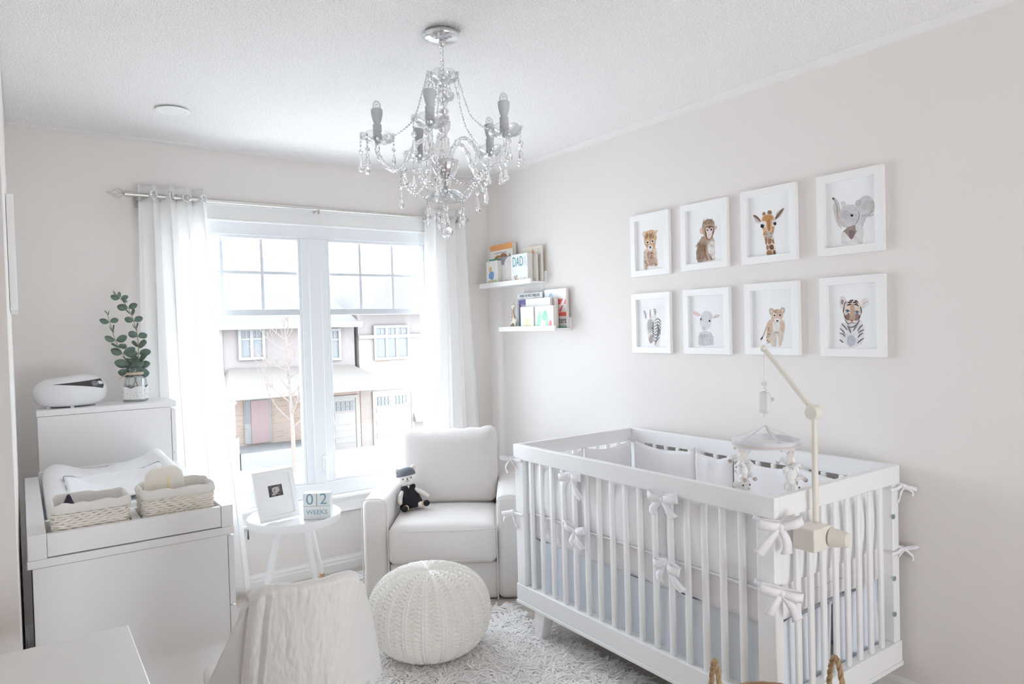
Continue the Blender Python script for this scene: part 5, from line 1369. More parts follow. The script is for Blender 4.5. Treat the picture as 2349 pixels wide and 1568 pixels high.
book('large white and red alphabet book at the right end of the lower ledge', -0.668, -0.894 + 0.024, LZ, 1.638, -0.036, 0.019, (0.84, 0.80, 0.79),
     [('r', 0, 0.80, 1, 1, (0.86, 0.86, 0.87)), ('p', [(0.18, 0.78), (0.26, 0.9), (0.34, 0.9), (0.40, 0.78), (0.34, 0.78), (0.30, 0.86), (0.26, 0.78)], (0.30, 0.60, 0.74)), ('r', 0.56, 0.60, 0.98, 0.74, (0.80, 0.16, 0.13)), ('p', [(0.70, 0.56), (0.9, 0.76), (0.98, 0.76), (0.82, 0.5)], (0.86, 0.80, 0.80)), ('r', 0.66, 0.30, 0.99, 0.40, (0.82, 0.14, 0.11)), ('p', [(0.66, 0.44), (0.8, 0.58), (0.86, 0.56), (0.74, 0.40)], (0.80, 0.14, 0.16)), ('r', 0.6, 0.0, 1.0, 0.035, (0.15, 0.45, 0.30)), ('r', 0.6, 0.05, 1.0, 0.06, (0.15, 0.45, 0.30))],
     [('ters', 0.82, 0.19, 0.052, (0.05, 0.05, 0.05), 0.8)])
# toy giraffe
gf = thing('toy_giraffe', 'small spotted rubber toy giraffe on the lower ledge left end', 'toy', (-0.095, -0.425, LZ))
gx_, gy_ = -0.093, -0.42
m = MB()
m.tube(catmull([(gx_, gy_ - .012, LZ + .045), (gx_, gy_ - .004, LZ + .07), (gx_, gy_ + .004, LZ + .10), (gx_, gy_ + .002, LZ + .135)], 4), [.019, .018, .016, .0145, .013, .012, .0105, .0095, .009, .0085, .0085, .0085, .0085], 12)
m.sphere((gx_, gy_ - .018, LZ + .05), (.017, .026, .021), 14, 10)
m.sphere((gx_ - .003, gy_ - .004, LZ + .145), (.0125, .017, .0135), 14, 10); m.sphere((gx_ - .004, gy_ - .020, LZ + .142), (.009, .011, .008), 12, 8)
for s in (-1, 1): m.cyl((gx_ + s * .005, gy_ + .004, LZ + .155), (gx_ + s * .006, gy_ + .006, LZ + .172), .0028, .0034, 8)
for (a, b) in ((-.010, .022), (.009, .016), (-.010, -.032), (.009, -.038)): m.tube([(gx_ + a * .6, gy_ + b * .6 - .008, LZ + .045), (gx_ + a, gy_ + b, LZ + .02), (gx_ + a * 1.1, gy_ + b * 1.1, LZ + .0005)], [.010, .0075, .0085], 10)
m.build('body', mat('cream_rubber', (0.78, 0.73, 0.63), 0.5), gf, remesh=0.0028)
m = MB(); g4 = random.Random(2)
for k in range(34):
    z = LZ + g4.uniform(.035, .125); t = (z - LZ - .045) / .09; r = .019 - .0105 * max(0, min(1, t)); a = PI + g4.uniform(-1.2, 1.2); yc = gy_ - .012 + .016 * max(0, t)
    m.sphere((gx_ + r * math.cos(a), yc + r * math.sin(a) * (1.25 if t < .15 else 1), z), .0023, 6, 4)
m.build('spots', mat('rust_spots', (0.58, 0.27, 0.12), 0.6), gf)
m = MB(); m.sphere((gx_ - .0145, gy_ - .006, LZ + .148), .0024, 8, 6); m.build('eye', BLACK, gf)

# ------------------------------------------------------------------ eight framed animal paintings
PAPER = mat('watercolour_paper', (0.92, 0.925, 0.93), 0.8, noise=(12, 0.01))
FRAMEW = mat('white_frame_paint', (0.88, 0.875, 0.87), 0.4, noise=(4, 0.01))
def homog(src, dst):
    A = []; b = []
    for (x, y), (u, v) in zip(src, dst):
        A += [[x, y, 1, 0, 0, 0, -u * x, -u * y], [0, 0, 0, x, y, 1, -v * x, -v * y]]; b += [u, v]
    h = np.linalg.solve(np.array(A, float), np.array(b, float)); Hm = np.append(h, 1).reshape(3, 3)
    def f(x, y):
        q = Hm @ np.array([x, y, 1.0]); return (q[0] / q[2], q[1] / q[2])
    return f
def wc(c):
    k = 'paint_%02d%02d%02d' % tuple(int(x * 99) for x in c)
    return mat(k, c, 0.85, noise=(70, 0.22), spec=0.1)
def picture(animal, label, y0, z0, w, h, corners, shapes):
    fr = thing('framed_picture', label, 'picture', (0, 0, 0), group='framed animal paintings above the crib')
    set_M(fr, frame_M((-0.0008, y0, z0), (0, -1, 0), (0, 0, 1)))
    b, d = 0.031, 0.021
    m = MB(); m.ring(0, w, 0, h, b, 0, d)
    m.build('frame', FRAMEW, fr, world=False, bevel=0.0012)
    MB().box(b, w - b, b, h - b, 0.002, 0.006).build('paper', PAPER, fr, world=False, smooth=0)
    f = homog(corners, [(b, h - b), (w - b, h - b), (b, b), (w - b, b)])
    cols, m = [], MB(); g = random.Random(len(animal) * 7)
    for i, s in enumerate(shapes):
        col = s[-1]
        if col not in cols: cols.append(col)
        m.cur = cols.index(col); z = 0.0062 + 0.00003 * i; e = 0.0002
        if s[0] == 'b':       # soft-edged patch of fur
            P = catmull([(x, y, 0) for x, y in s[1]], 7, True); fz = s[2]
            c = sum((q for q in P), Vector()) / len(P)
            P = [c + (q - c) * (1 + g.uniform(-fz, fz * 1.2)) for q in P]
            Q = [f(q.x, q.y) for q in P]
        elif s[0] == 'e':
            x, y, rx, ry, rot = s[1:6]
            Q = [f(x + rx * math.cos(t) * math.cos(rot) - ry * math.sin(t) * math.sin(rot), y + rx * math.cos(t) * math.sin(rot) + ry * math.sin(t) * math.cos(rot)) for t in [2 * PI * k / 16 for k in range(16)]]
        elif s[0] == 'l':     # tapered brush stroke
            P = catmull([(x, y, 0) for x, y in s[1]], 6); n = len(P); wd = s[2]; Lf, Rt = [], []
            for k, p in enumerate(P):
                t = (P[min(k + 1, n - 1)] - P[max(k - 1, 0)]).normalized(); q = Vector((-t.y, t.x, 0)); ww = wd * (0.25 + 0.75 * math.sin(PI * (0.12 + 0.8 * k / (n - 1))))
                Lf.append(p + q * ww / 2); Rt.append(p - q * ww / 2)
            Q = [f(q.x, q.y) for q in Lf + Rt[::-1]]
        Q = Q[::-1]
        m.prism(Q, z - e, z)
    m.build('painting', [wc(c) for c in cols], fr, world=False, smooth=0)
    g_ = MB(); g_.add([(b, b, 0.0105), (w - b, b, 0.0105), (w - b, h - b, 0.0105), (b, h - b, 0.0105)], [(0, 1, 2, 3)]); g_.build('glass', PICGLASS, fr, world=False, smooth=0)
def dots(rect, n, r, col, seed, pts=None):
    g = random.Random(seed); x0, y0, x1, y1 = rect
    return [('e', g.uniform(x0, x1), g.uniform(y0, y1), r * g.uniform(.6, 1.3), r * g.uniform(.5, 1.1), g.uniform(0, 3), col) for _ in range(n)]
def furs(rect, n, L, ang, w, col, seed):
    g = random.Random(seed); x0, y0, x1, y1 = rect; out = []
    for _ in range(n):
        x, y, a = g.uniform(x0, x1), g.uniform(y0, y1), ang + g.uniform(-.5, .5)
        out.append(('l', [(x, y), (x + L * .5 * math.cos(a), y + L * .5 * math.sin(a)), (x + L * math.cos(a + .2), y + L * math.sin(a + .2))], w, col))
    return out
TAN, TAN2, BRN, DBRN, INK = (0.66, 0.44, 0.27), (0.74, 0.60, 0.47), (0.36, 0.20, 0.12), (0.20, 0.11, 0.08), (0.05, 0.045, 0.05)
PW, LG, MG, DG = (0.82, 0.79, 0.76), (0.62, 0.61, 0.62), (0.42, 0.41, 0.42), (0.20, 0.20, 0.22)
# cheetah cub
cheetah = [('b', [(180, 470), (215, 450), (290, 440), (302, 520), (305, 610), (240, 612), (190, 655), (172, 600)], .02, TAN2), ('b', [(215, 480), (265, 470), (270, 560), (255, 610), (222, 600)], .03, (0.60, 0.42, 0.33)),
    ('b', [(178, 345), (182, 300), (200, 288), (240, 275), (285, 285), (300, 330), (296, 380), (285, 430), (262, 462), (228, 465), (200, 440), (182, 400)], .03, TAN), ('b', [(168, 335), (165, 300), (185, 288), (198, 320), (185, 350)], .06, TAN2), ('b', [(268, 300), (282, 280), (312, 276), (300, 310), (288, 330)], .06, TAN2),
    ('b', [(215, 430), (238, 415), (262, 430), (258, 462), (235, 472), (216, 456)], .04, PW), ('b', [(200, 395), (215, 372), (232, 395), (216, 408)], .04, PW), ('b', [(248, 390), (265, 362), (280, 380), (266, 398)], .04, PW), ('e', 214, 391, 9, 10, 0, INK), ('e', 263, 381, 9, 10, 0, INK), ('b', [(229, 433), (240, 428), (250, 434), (240, 446)], 0, INK), ('l', [(208, 400), (212, 420), (218, 440)], 5, BRN), ('l', [(270, 392), (272, 412), (266, 435)], 5, BRN), ('l', [(226, 452), (240, 450), (255, 450)], 3, DBRN)] \
    + furs((190, 290, 285, 340), 26, 26, 1.5, 4, BRN, 1) + dots((182, 480, 300, 600), 60, 4.0, BRN, 2) + furs((190, 520, 290, 600), 14, 26, 1.5, 5, (0.42, 0.26, 0.2), 5) + [('l', [(190, 590), (193, 655)], 12, (0.6, 0.5, 0.45))]
# monkey
monkey = [('b', [(770, 335), (800, 330), (870, 345), (882, 430), (885, 540), (860, 562), (820, 570), (760, 582), (720, 575), (708, 500), (718, 420), (745, 365)], .02, (0.55, 0.44, 0.36)), ('b', [(725, 420), (760, 340), (800, 350), (810, 450), (780, 560), (725, 578), (710, 500)], .03, (0.44, 0.32, 0.25)), ('b', [(820, 420), (870, 380), (882, 470), (880, 545), (850, 540), (830, 500)], .04, PW),
    ('b', [(762, 250), (775, 200), (810, 170), (850, 172), (880, 205), (888, 260), (872, 310), (840, 360), (810, 365), (785, 330), (768, 300)], .035, (0.50, 0.38, 0.28)), ('b', [(742, 280), (750, 255), (768, 270), (768, 305), (750, 308)], .03, (0.74, 0.52, 0.45)), ('b', [(888, 240), (902, 232), (908, 250), (893, 272)], .03, (0.7, 0.6, 0.52)), ('b', [(790, 270), (802, 245), (840, 232), (872, 245), (876, 290), (862, 340), (830, 372), (800, 345)], .02, DBRN),
    ('b', [(798, 260), (818, 248), (836, 262), (856, 248), (870, 262), (862, 300), (856, 335), (835, 362), (815, 350), (808, 310)], .015, (0.80, 0.70, 0.65)), ('e', 816, 273, 9, 9, 0, INK), ('e', 853, 270, 9, 9, 0, INK), ('e', 816, 272, 3.5, 3.5, 0, (0.5, .35, .25)), ('l', [(828, 318), (836, 324), (844, 318)], 4, BRN), ('l', [(815, 345), (832, 350), (850, 343)], 3, (0.55, .35, .32))] \
    + furs((775, 180, 870, 225), 30, 24, -1.2, 4, (0.30, 0.20, 0.13), 3) + furs((720, 380, 800, 540), 46, 30, 1.9, 4, (0.30, 0.19, 0.13), 4) + [('l', [(775, 420), (790, 500), (818, 565)], 12, BRN), ('l', [(835, 500), (848, 540), (860, 560)], 9, BRN)] + furs((825, 390, 880, 520), 20, 22, 1.6, 3, LG, 6)
# giraffe
GOR = (0.56, 0.29, 0.13)
giraffe = [('b', [(232, 580), (300, 590), (312, 660), (322, 727), (255, 730), (248, 660)], .01, (0.82, 0.70, 0.58)), ('b', [(240, 600), (255, 598), (254, 650), (244, 650)], .02, BRN), ('b', [(260, 612), (285, 608), (288, 640), (266, 652)], .02, BRN), ('b', [(250, 662), (268, 662), (266, 690), (252, 690)], .02, BRN), ('b', [(274, 658), (300, 655), (304, 685), (288, 692), (274, 684)], .02, DBRN), ('b', [(256, 700), (285, 696), (296, 728), (256, 729)], .02, BRN), ('b', [(300, 698), (314, 695), (320, 724), (304, 726)], .02, DBRN), ('b', [(292, 615), (303, 618), (308, 645), (296, 640)], .02, BRN),
    ('b', [(150, 440), (175, 442), (208, 480), (200, 495), (178, 488)], .03, (0.55, 0.45, 0.42)), ('l', [(154, 442), (180, 455), (208, 484)], 14, DBRN), ('l', [(165, 480), (185, 492), (206, 492)], 12, (0.72, 0.68, 0.74)), ('b', [(316, 470), (332, 420), (380, 388), (372, 420), (345, 455)], .03, (0.50, 0.42, 0.38)), ('l', [(318, 468), (342, 435), (376, 392)], 12, DBRN),
    ('e', 233, 430, 13, 15, 0, BRN), ('e', 275, 420, 17, 16, 0, (0.30, 0.19, 0.13)), ('b', [(222, 450), (240, 436), (286, 434), (310, 460), (318, 500), (308, 540), (296, 585), (272, 608), (246, 600), (230, 560), (213, 520), (214, 480)], .012, (0.74, 0.50, 0.33)), ('b', [(225, 455), (250, 440), (285, 440), (302, 462), (285, 480), (282, 540), (262, 550), (250, 490), (225, 480)], .02, GOR), ('b', [(258, 480), (276, 470), (282, 530), (268, 552)], .02, (0.45, 0.21, 0.09)),
    ('b', [(212, 490), (245, 485), (248, 520), (228, 532), (212, 520)], .02, PW), ('b', [(296, 480), (316, 475), (318, 508), (300, 520)], .02, PW), ('e', 220, 521, 14, 12, .4, INK), ('e', 314, 502, 11, 11, 0, INK), ('l', [(206, 508), (222, 508), (240, 515)], 5, INK), ('l', [(300, 498), (314, 492), (326, 490)], 5, INK), ('b', [(240, 575), (255, 560), (280, 556), (298, 570), (294, 595), (272, 610), (250, 604)], .02, (0.56, 0.50, 0.43)), ('e', 255, 578, 6, 4, 0, DG), ('e', 284, 572, 6, 4, 0, DG), ('l', [(248, 596), (270, 602), (292, 592)], 4, DBRN)] \
    + furs((228, 530, 250, 580), 12, 18, 1.4, 4, GOR, 3) + furs((290, 520, 306, 565), 10, 16, 1.5, 4, GOR, 4)
# elephant
elephant = [('b', [(835, 560), (870, 540), (960, 530), (998, 520), (995, 600), (985, 640), (930, 625), (880, 640), (832, 636)], .03, (0.78, 0.75, 0.74)), ('b', [(766, 350), (790, 340), (805, 430), (815, 480), (835, 522), (805, 500), (782, 440)], .02, (0.68, 0.62, 0.60)), ('b', [(945, 360), (960, 315), (990, 285), (1030, 278), (1068, 310), (1080, 360), (1066, 405), (1030, 430), (1005, 475), (985, 525), (955, 540), (936, 518), (942, 450)], .025, (0.66, 0.65, 0.65)), ('b', [(990, 345), (1015, 315), (1042, 322), (1046, 360), (1015, 385), (995, 378)], .06, (0.61, 0.595, 0.60)),
    ('b', [(825, 330), (845, 318), (862, 332), (855, 360), (832, 358)], .04, (0.70, 0.69, 0.69)), ('b', [(932, 340), (950, 310), (975, 312), (978, 330), (955, 360)], .05, (0.57, 0.56, 0.57)), ('b', [(815, 420), (835, 365), (875, 345), (925, 348), (956, 385), (958, 440), (938, 485), (900, 508), (855, 512), (825, 480)], .015, (0.66, 0.65, 0.66)), ('b', [(832, 400), (870, 385), (895, 410), (880, 450), (840, 450)], .04, (0.58, 0.57, 0.59)), ('l', [(772, 300), (796, 335), (806, 390), (814, 445), (838, 490), (862, 500)], 36, (0.62, 0.58, 0.57)), ('l', [(776, 310), (795, 350), (800, 410), (812, 460)], 8, (0.42, 0.36, 0.35)), ('e', 770, 300, 10, 9, .5, (0.22, .16, .16)),
    ('b', [(845, 545), (880, 515), (935, 498), (950, 530), (930, 575), (908, 604), (885, 585), (860, 555)], .03, (0.36, 0.28, 0.26)), ('b', [(890, 540), (930, 545), (915, 598), (895, 590)], .03, (0.24, 0.17, 0.17)), ('b', [(936, 500), (958, 478), (985, 490), (972, 535), (945, 538)], .02, (0.74, 0.73, 0.73)), ('e', 910, 424, 11, 11, 0, INK), ('l', [(895, 412), (912, 408), (926, 418)], 4, MG), ('l', [(955, 385), (965, 430), (945, 480), (936, 500)], 4, DG), ('l', [(830, 500), (858, 512), (900, 508)], 4, MG)] \
    + furs((985, 420, 1070, 440), 12, 24, -1.0, 5, (0.5, .49, .5), 3) + furs((840, 360, 940, 470), 26, 22, .3, 3, (0.56, .55, .57), 4) + furs((1040, 320, 1078, 400), 14, 18, .5, 3, (0.52, .51, .52), 8)
# zebra
zebra = [('b', [(205, 1180), (230, 1120), (262, 1110), (300, 1130), (335, 1170), (342, 1230), (330, 1320), (322, 1418), (278, 1415), (268, 1370), (240, 1390), (222, 1360), (205, 1280), (196, 1220)], .01, PW), ('b', [(222, 1340), (245, 1300), (265, 1330), (262, 1370), (242, 1388), (226, 1372)], .02, (0.46, 0.38, 0.36)), ('b', [(165, 1065), (185, 1060), (200, 1100), (192, 1145), (172, 1110)], .03, (0.66, 0.64, 0.66)), ('b', [(262, 1060), (275, 1043), (290, 1075), (285, 1115), (265, 1120)], .02, PW), ('l', [(268, 1062), (278, 1080), (284, 1110)], 6, INK), ('l', [(264, 1056), (276, 1046), (290, 1085)], 7, DG), ('l', [(232, 1050), (232, 1100), (236, 1135)], 14, (0.55, .36, .34)), ('b', [(215, 1180), (235, 1140), (258, 1180), (262, 1250), (240, 1270), (218, 1240)], .03, (0.60, 0.58, 0.62)), ('l', [(172, 1062), (188, 1105), (194, 1145)], 6, DG)]
for k in range(8):
    a = 1130 + k * 30; zebra.append(('l', [(276 + k * 2, a + 30), (302, a + 12), (322, a + 22), (336 - k, a + 46)] if k < 5 else [(268, a + 10), (292, a + 24), (326, a - 20)], 10, DG))
zebra += [('l', [(300 + 8 * k, 1180 + 20 * k), (308 + 4 * k, 1260), (300, 1340), (284, 1380 + 8 * k)], 9, DG) for k in range(4)] + [('l', [(214 + 9 * k, 1150), (210 + 10 * k, 1220), (220 + 8 * k, 1290)], 4, MG) for k in range(6)] + [('l', [(272, 1170 + 22 * k), (264, 1182 + 22 * k), (258, 1196 + 22 * k)], 6, INK) for k in range(7)] + [('e', 246, 1365, 5, 7, .3, DG), ('e', 254, 1236, 6, 7, .2, INK)]
# lamb
lambp = [('b', [(735, 1280), (780, 1262), (840, 1275), (868, 1330), (872, 1395), (830, 1405), (780, 1410), (728, 1400), (722, 1340)], .03, (0.70, 0.69, 0.70)), ('b', [(740, 1130), (750, 1085), (795, 1062), (840, 1075), (860, 1115), (848, 1180), (825, 1235), (800, 1258), (765, 1258), (745, 1220), (728, 1170)], .025, (0.77, 0.76, 0.78)), ('b', [(665, 1078), (685, 1066), (730, 1085), (738, 1108), (712, 1115), (680, 1100)], .01, (0.74, 0.62, 0.60)), ('b', [(672, 1080), (690, 1075), (722, 1092), (720, 1106), (690, 1098)], .01, (0.80, 0.58, 0.54)), ('b', [(865, 1135), (880, 1110), (910, 1098), (936, 1105), (918, 1122), (885, 1132)], .01, (0.76, 0.68, 0.66)), ('l', [(866, 1134), (900, 1104), (934, 1104)], 3, (0.5, .35, .32)), ('l', [(868, 1134), (905, 1126), (934, 1106)], 3, (0.5, .35, .32)), ('e', 746, 1145, 9, 12, .1, INK), ('e', 831, 1162, 9, 11, 0, INK), ('e', 748, 1143, 3, 4, 0, LG), ('l', [(766, 1228), (778, 1236), (790, 1230)], 5, (0.45, .25, .26)), ('l', [(778, 1236), (779, 1248)], 3, (0.35, .22, .22)), ('l', [(764, 1252), (778, 1248), (794, 1250)], 3, (0.35, .22, .22))] \
    + furs((750, 1075, 845, 1120), 24, 16, 1.2, 3, (0.68, .67, .70), 3) + furs((730, 1285, 862, 1390), 46, 20, 1.5, 3.5, (0.60, .59, .61), 4) + furs((740, 1120, 845, 1230), 24, 16, 1.5, 3, (0.70, .69, .72), 9)
# lion cub
LT = (0.68, 0.53, 0.42)
lion = [('l', [(245, 1280), (228, 1340), (210, 1380), (198, 1395)], 9, (0.5, .38, .3)), ('l', [(215, 1372), (206, 1386), (198, 1396)], 11, INK), ('b', [(245, 1270), (275, 1235), (330, 1240), (375, 1250), (380, 1310), (368, 1380), (352, 1440), (335, 1438), (330, 1370), (312, 1350), (315, 1440), (285, 1445), (270, 1420), (245, 1425), (242, 1340)], .015, (0.74, 0.63, 0.54)), ('b', [(290, 1260), (340, 1265), (335, 1330), (315, 1350), (296, 1320)], .03, PW), ('b', [(250, 1265), (278, 1245), (290, 1300), (275, 1360), (252, 1340)], .03, LT), ('b', [(345, 1260), (372, 1262), (375, 1320), (352, 1330)], .03, LT),
    ('b', [(262, 1165), (278, 1150), (296, 1165), (292, 1195), (270, 1200)], .02, (0.56, 0.46, 0.40)), ('b', [(345, 1160), (362, 1144), (380, 1158), (374, 1188), (352, 1192)], .02, (0.56, 0.46, 0.40)), ('e', 280, 1176, 9, 14, 0, (0.72, .64, .6)), ('e', 362, 1168, 9, 13, 0, (0.72, .64, .6)), ('b', [(278, 1200), (290, 1170), (322, 1158), (355, 1168), (366, 1205), (352, 1245), (325, 1272), (298, 1262), (282, 1235)], .015, LT), ('b', [(300, 1240), (322, 1228), (345, 1238), (340, 1262), (322, 1272), (306, 1262)], .02, PW), ('b', [(296, 1194), (312, 1197), (312, 1218), (296, 1218)], .02, (0.82, .74, .64)), ('e', 303, 1207, 7, 7, 0, INK), ('e', 344, 1205, 7, 7, 0, INK), ('b', [(314, 1246), (324, 1243), (334, 1246), (324, 1254)], 0, INK), ('l', [(312, 1260), (324, 1256), (336, 1260)], 3, INK)] \
    + dots((245, 1300, 268, 1420), 34, 3.2, BRN, 3) + dots((292, 1166, 350, 1188), 20, 2.2, BRN, 4) + dots((345, 1340, 372, 1420), 16, 2.4, (0.5, .4, .34), 6) + [('l', [(318, 1352), (316, 1400), (308, 1440)], 6, LG), ('e', 318, 1340, 16, 8, 0, (0.5, .45, .47))]
# tiger cub
tiger = [('b', [(828, 1270), (870, 1262), (960, 1240), (992, 1290), (1000, 1350), (975, 1430), (900, 1455), (850, 1430), (812, 1370), (808, 1300)], .03, (0.80, 0.79, 0.81)), ('b', [(870, 1380), (900, 1360), (930, 1385), (925, 1430), (895, 1448), (868, 1425)], .04, (0.52, 0.54, 0.60)), ('b', [(806, 1110), (812, 1070), (838, 1060), (860, 1090), (852, 1135), (830, 1158), (812, 1145)], .015, (0.76, 0.72, 0.71)), ('e', 828, 1105, 11, 20, .1, (0.34, .28, .29)), ('b', [(975, 1100), (1000, 1076), (1030, 1080), (1034, 1110), (1005, 1150), (980, 1150)], .015, (0.80, 0.76, 0.74)), ('l', [(985, 1130), (1005, 1110), (1030, 1104)], 6, (0.6, .45, .44)),
    ('b', [(835, 1180), (845, 1120), (880, 1092), (920, 1088), (960, 1110), (978, 1165), (972, 1215), (945, 1262), (900, 1292), (862, 1262), (840, 1225)], .015, (0.76, 0.66, 0.58)), ('b', [(852, 1215), (880, 1190), (892, 1230), (880, 1250), (860, 1240)], .03, (0.32, 0.22, 0.18)), ('b', [(918, 1215), (945, 1190), (962, 1215), (945, 1245), (925, 1248)], .03, (0.32, 0.22, 0.18)), ('b', [(890, 1130), (915, 1125), (928, 1180), (925, 1250), (900, 1262), (885, 1245), (892, 1180)], .02, (0.55, 0.39, 0.29)), ('b', [(868, 1262), (885, 1245), (925, 1248), (945, 1258), (930, 1290), (900, 1298), (875, 1288)], .02, PW),
    ('e', 869, 1178, 12, 9, 0, (0.20, .40, .66)), ('e', 942, 1186, 12, 9, 0, (0.20, .40, .66)), ('e', 869, 1178, 4.5, 6, 0, INK), ('e', 942, 1186, 4.5, 6, 0, INK), ('l', [(852, 1172), (870, 1166), (890, 1180)], 6, INK), ('l', [(925, 1180), (942, 1174), (960, 1186)], 6, INK), ('b', [(886, 1244), (903, 1240), (918, 1246), (902, 1258)], 0, (0.42, .22, .2)), ('l', [(870, 1268), (890, 1270), (902, 1262), (918, 1270), (938, 1266)], 5, INK), ('l', [(848, 1240), (862, 1262), (885, 1285)], 7, DG), ('l', [(962, 1245), (940, 1280), (905, 1300), (880, 1296)], 12, DG)]
for k, (a, b) in enumerate((((885, 1098), (915, 1092)), ((870, 1112), (905, 1106)), ((865, 1130), (898, 1120)), ((912, 1112), (945, 1118)), ((920, 1128), (955, 1138)), ((925, 1100), (950, 1110)))): tiger.append(('l', [a, ((a[0] + b[0]) / 2, a[1] - 4), b], 10, INK))
tiger += [('l', [(845, 1140), (838, 1165), (836, 1190)], 7, INK), ('l', [(862, 1100), (846, 1122), (842, 1150)], 6, INK), ('l', [(970, 1140), (976, 1165), (976, 1195)], 7, INK), ('l', [(845, 1195), (850, 1220), (862, 1240)], 6, INK), ('l', [(968, 1200), (962, 1225), (950, 1245)], 6, INK)]
for a in (((824, 1272), (845, 1295), (868, 1322)), ((812, 1310), (835, 1330), (848, 1352)), ((808, 1345), (835, 1355), (850, 1372)), ((808, 1395), (825, 1408), (835, 1420)), ((988, 1280), (965, 1302), (948, 1330)), ((996, 1320), (975, 1330), (952, 1345)), ((990, 1345), (965, 1360), (950, 1382)), ((996, 1385), (970, 1402), (945, 1425)), ((870, 1285), (885, 1320), (896, 1345)), ((955, 1262), (930, 1300), (915, 1330))): tiger.append(('l', list(a), 10, DG))
C2 = {'cheetah': [(103, 197), (385, 152), (110, 663), (392, 628)], 'monkey': [(617, 92), (962, 36), (630, 603), (968, 566)], 'zebra': [(108, 952), (388, 935), (125, 1420), (402, 1422)], 'lamb': [(628, 917), (985, 886), (648, 1425), (1000, 1427)]}
C3 = {'elephant': [(710, 192), (1088, 120), (718, 676), (1103, 630)], 'giraffe': [(113, 318), (430, 264), (120, 752), (438, 710)], 'lion': [(133, 1018), (442, 998), (142, 1455), (453, 1459)], 'tiger': [(722, 980), (1105, 952), (730, 1462), (1113, 1468)]}
picture('cheetah', 'white framed cheetah cub painting, top row left', -1.385, 1.661, 0.262, 0.315, C2['cheetah'], cheetah)
picture('monkey', 'white framed baby monkey painting in the top row', -1.722, 1.665, 0.270, 0.312, C2['monkey'], monkey)
picture('giraffe', 'white framed giraffe painting in the top row', -2.066, 1.665, 0.268, 0.318, C3['giraffe'], giraffe)
picture('elephant', 'white framed baby elephant painting at the top right', -2.425, 1.666, 0.262, 0.316, C3['elephant'], elephant)
picture('zebra', 'white framed zebra painting, bottom row left', -1.382, 1.270, 0.262, 0.304, C2['zebra'], zebra)
picture('lamb', 'white framed lamb painting in the bottom row', -1.727, 1.270, 0.268, 0.305, C2['lamb'], lambp)
picture('lion', 'white framed lion cub painting behind the mobile arm', -2.076, 1.272, 0.262, 0.308, C3['lion'], lion)
picture('tiger', 'white framed tiger cub painting at the bottom right', -2.430, 1.271, 0.257, 0.310, C3['tiger'], tiger)

# ------------------------------------------------------------------ chandelier
hx, hy = -1.437, -1.945
cd = thing('chandelier', 'crystal candle-arm chandelier with chrome canopy hanging from the ceiling', 'chandelier', (hx, hy, H))
SLEEVE = mat('backlit_grey_candle_sleeve', (0.60, 0.62, 0.64), 0.5)  # grey puts the backlit shade of sleeves and bulb bases into the colour
def at(r, a, z): return Vector((hx + r * math.cos(a), hy + r * math.sin(a), z))
m = MB(); m.lathe([(0, H), (0.054, H), (0.059, H - 0.006), (0.059, H - 0.016), (0.053, H - 0.022), (0.046, H - 0.024), (0.044, H - 0.026), (0.012, H - 0.030), (0.012, H - 0.042), (0.006, H - 0.048), (0, H - 0.048)], 48, (hx, hy, 0)); m.build('canopy', CHROME, cd, smooth=50)
m = MB()
for k in range(6):
    z = H - 0.052 - k * 0.0155; a = PI / 2 * (k % 2) + 0.4
    m.tube([(hx + 0.0065 * math.cos(t) * math.cos(a), hy + 0.0065 * math.cos(t) * math.sin(a), z + 0.0105 * math.sin(t)) for t in [2 * PI * i / 14 for i in range(14)]], 0.0017, 6, closed=True)
m.tube([(hx + .003, hy, H - .045), (hx + .004, hy, H - .1), (hx, hy, H - .15)], 0.0012, 6)
m.build('chain', CHROME, cd)
def dish(c, r, dpt, n, name, up=True, parent=cd, mtl=CRYSTHIN):
    """scalloped cut-glass bobeche"""
    sg = 1 if up else -1
    def fn(u, v):
        a = 2 * PI * u; sc = 1 + 0.055 * v ** 3 * abs(math.cos(n * a / 2)); fl = 0.0035 * math.sin(n * a) * math.sin(PI * v)
        rr = (0.12 + 0.88 * math.sin(v * PI / 2) ** 0.9) * r * sc
        z = dpt * (v ** 2.2) + fl + 0.006 * v ** 6 * abs(math.cos(n * a / 2))
        return (c[0] + rr * math.cos(a), c[1] + rr * math.sin(a), c[2] + sg * z)
    m = MB(); m.grid(fn, n * 8, 12, cu=True); o_ = m.build(name, mtl, parent, smooth=30, solid=0.0028)
    return o_
dish((hx, hy, 2.252), 0.052, 0.022, 8, 'crown_dish')
dish((hx, hy, 2.19), 0.036, 0.016, 6, 'crown_dish')
m = MB(); m.lathe([(0.004, 2.262), (0.010, 2.255), (0.012, 2.25), (0.005, 2.245), (0.004, 2.205), (0.008, 2.20), (0.009, 2.19), (0.004, 2.186), (0.004, 2.165), (0.014, 2.160), (0.017, 2.152), (0.014, 2.144), (0.005, 2.140), (0.005, 2.0), (0.018, 1.995), (0.020, 1.985)], 24, (hx, hy, 0)); m.build('stem', CHROME, cd)
m = MB()
m.lathe([(0.006, 2.245), (0.014, 2.238), (0.018, 2.226), (0.014, 2.214), (0.007, 2.206)], 16, (hx, hy, 0)); m.lathe([(0.006, 2.186), (0.012, 2.178), (0.010, 2.168), (0.006, 2.164)], 16, (hx, hy, 0))
m.lathe([(0.007, 2.138), (0.016, 2.128), (0.022, 2.112), (0.019, 2.092), (0.010, 2.078), (0.008, 2.07), (0.016, 2.06), (0.017, 2.03), (0.013, 2.005), (0.010, 1.998)], 16, (hx, hy, 0), wob=lambda a, r, z: 1 + 0.06 * math.cos(8 * a))
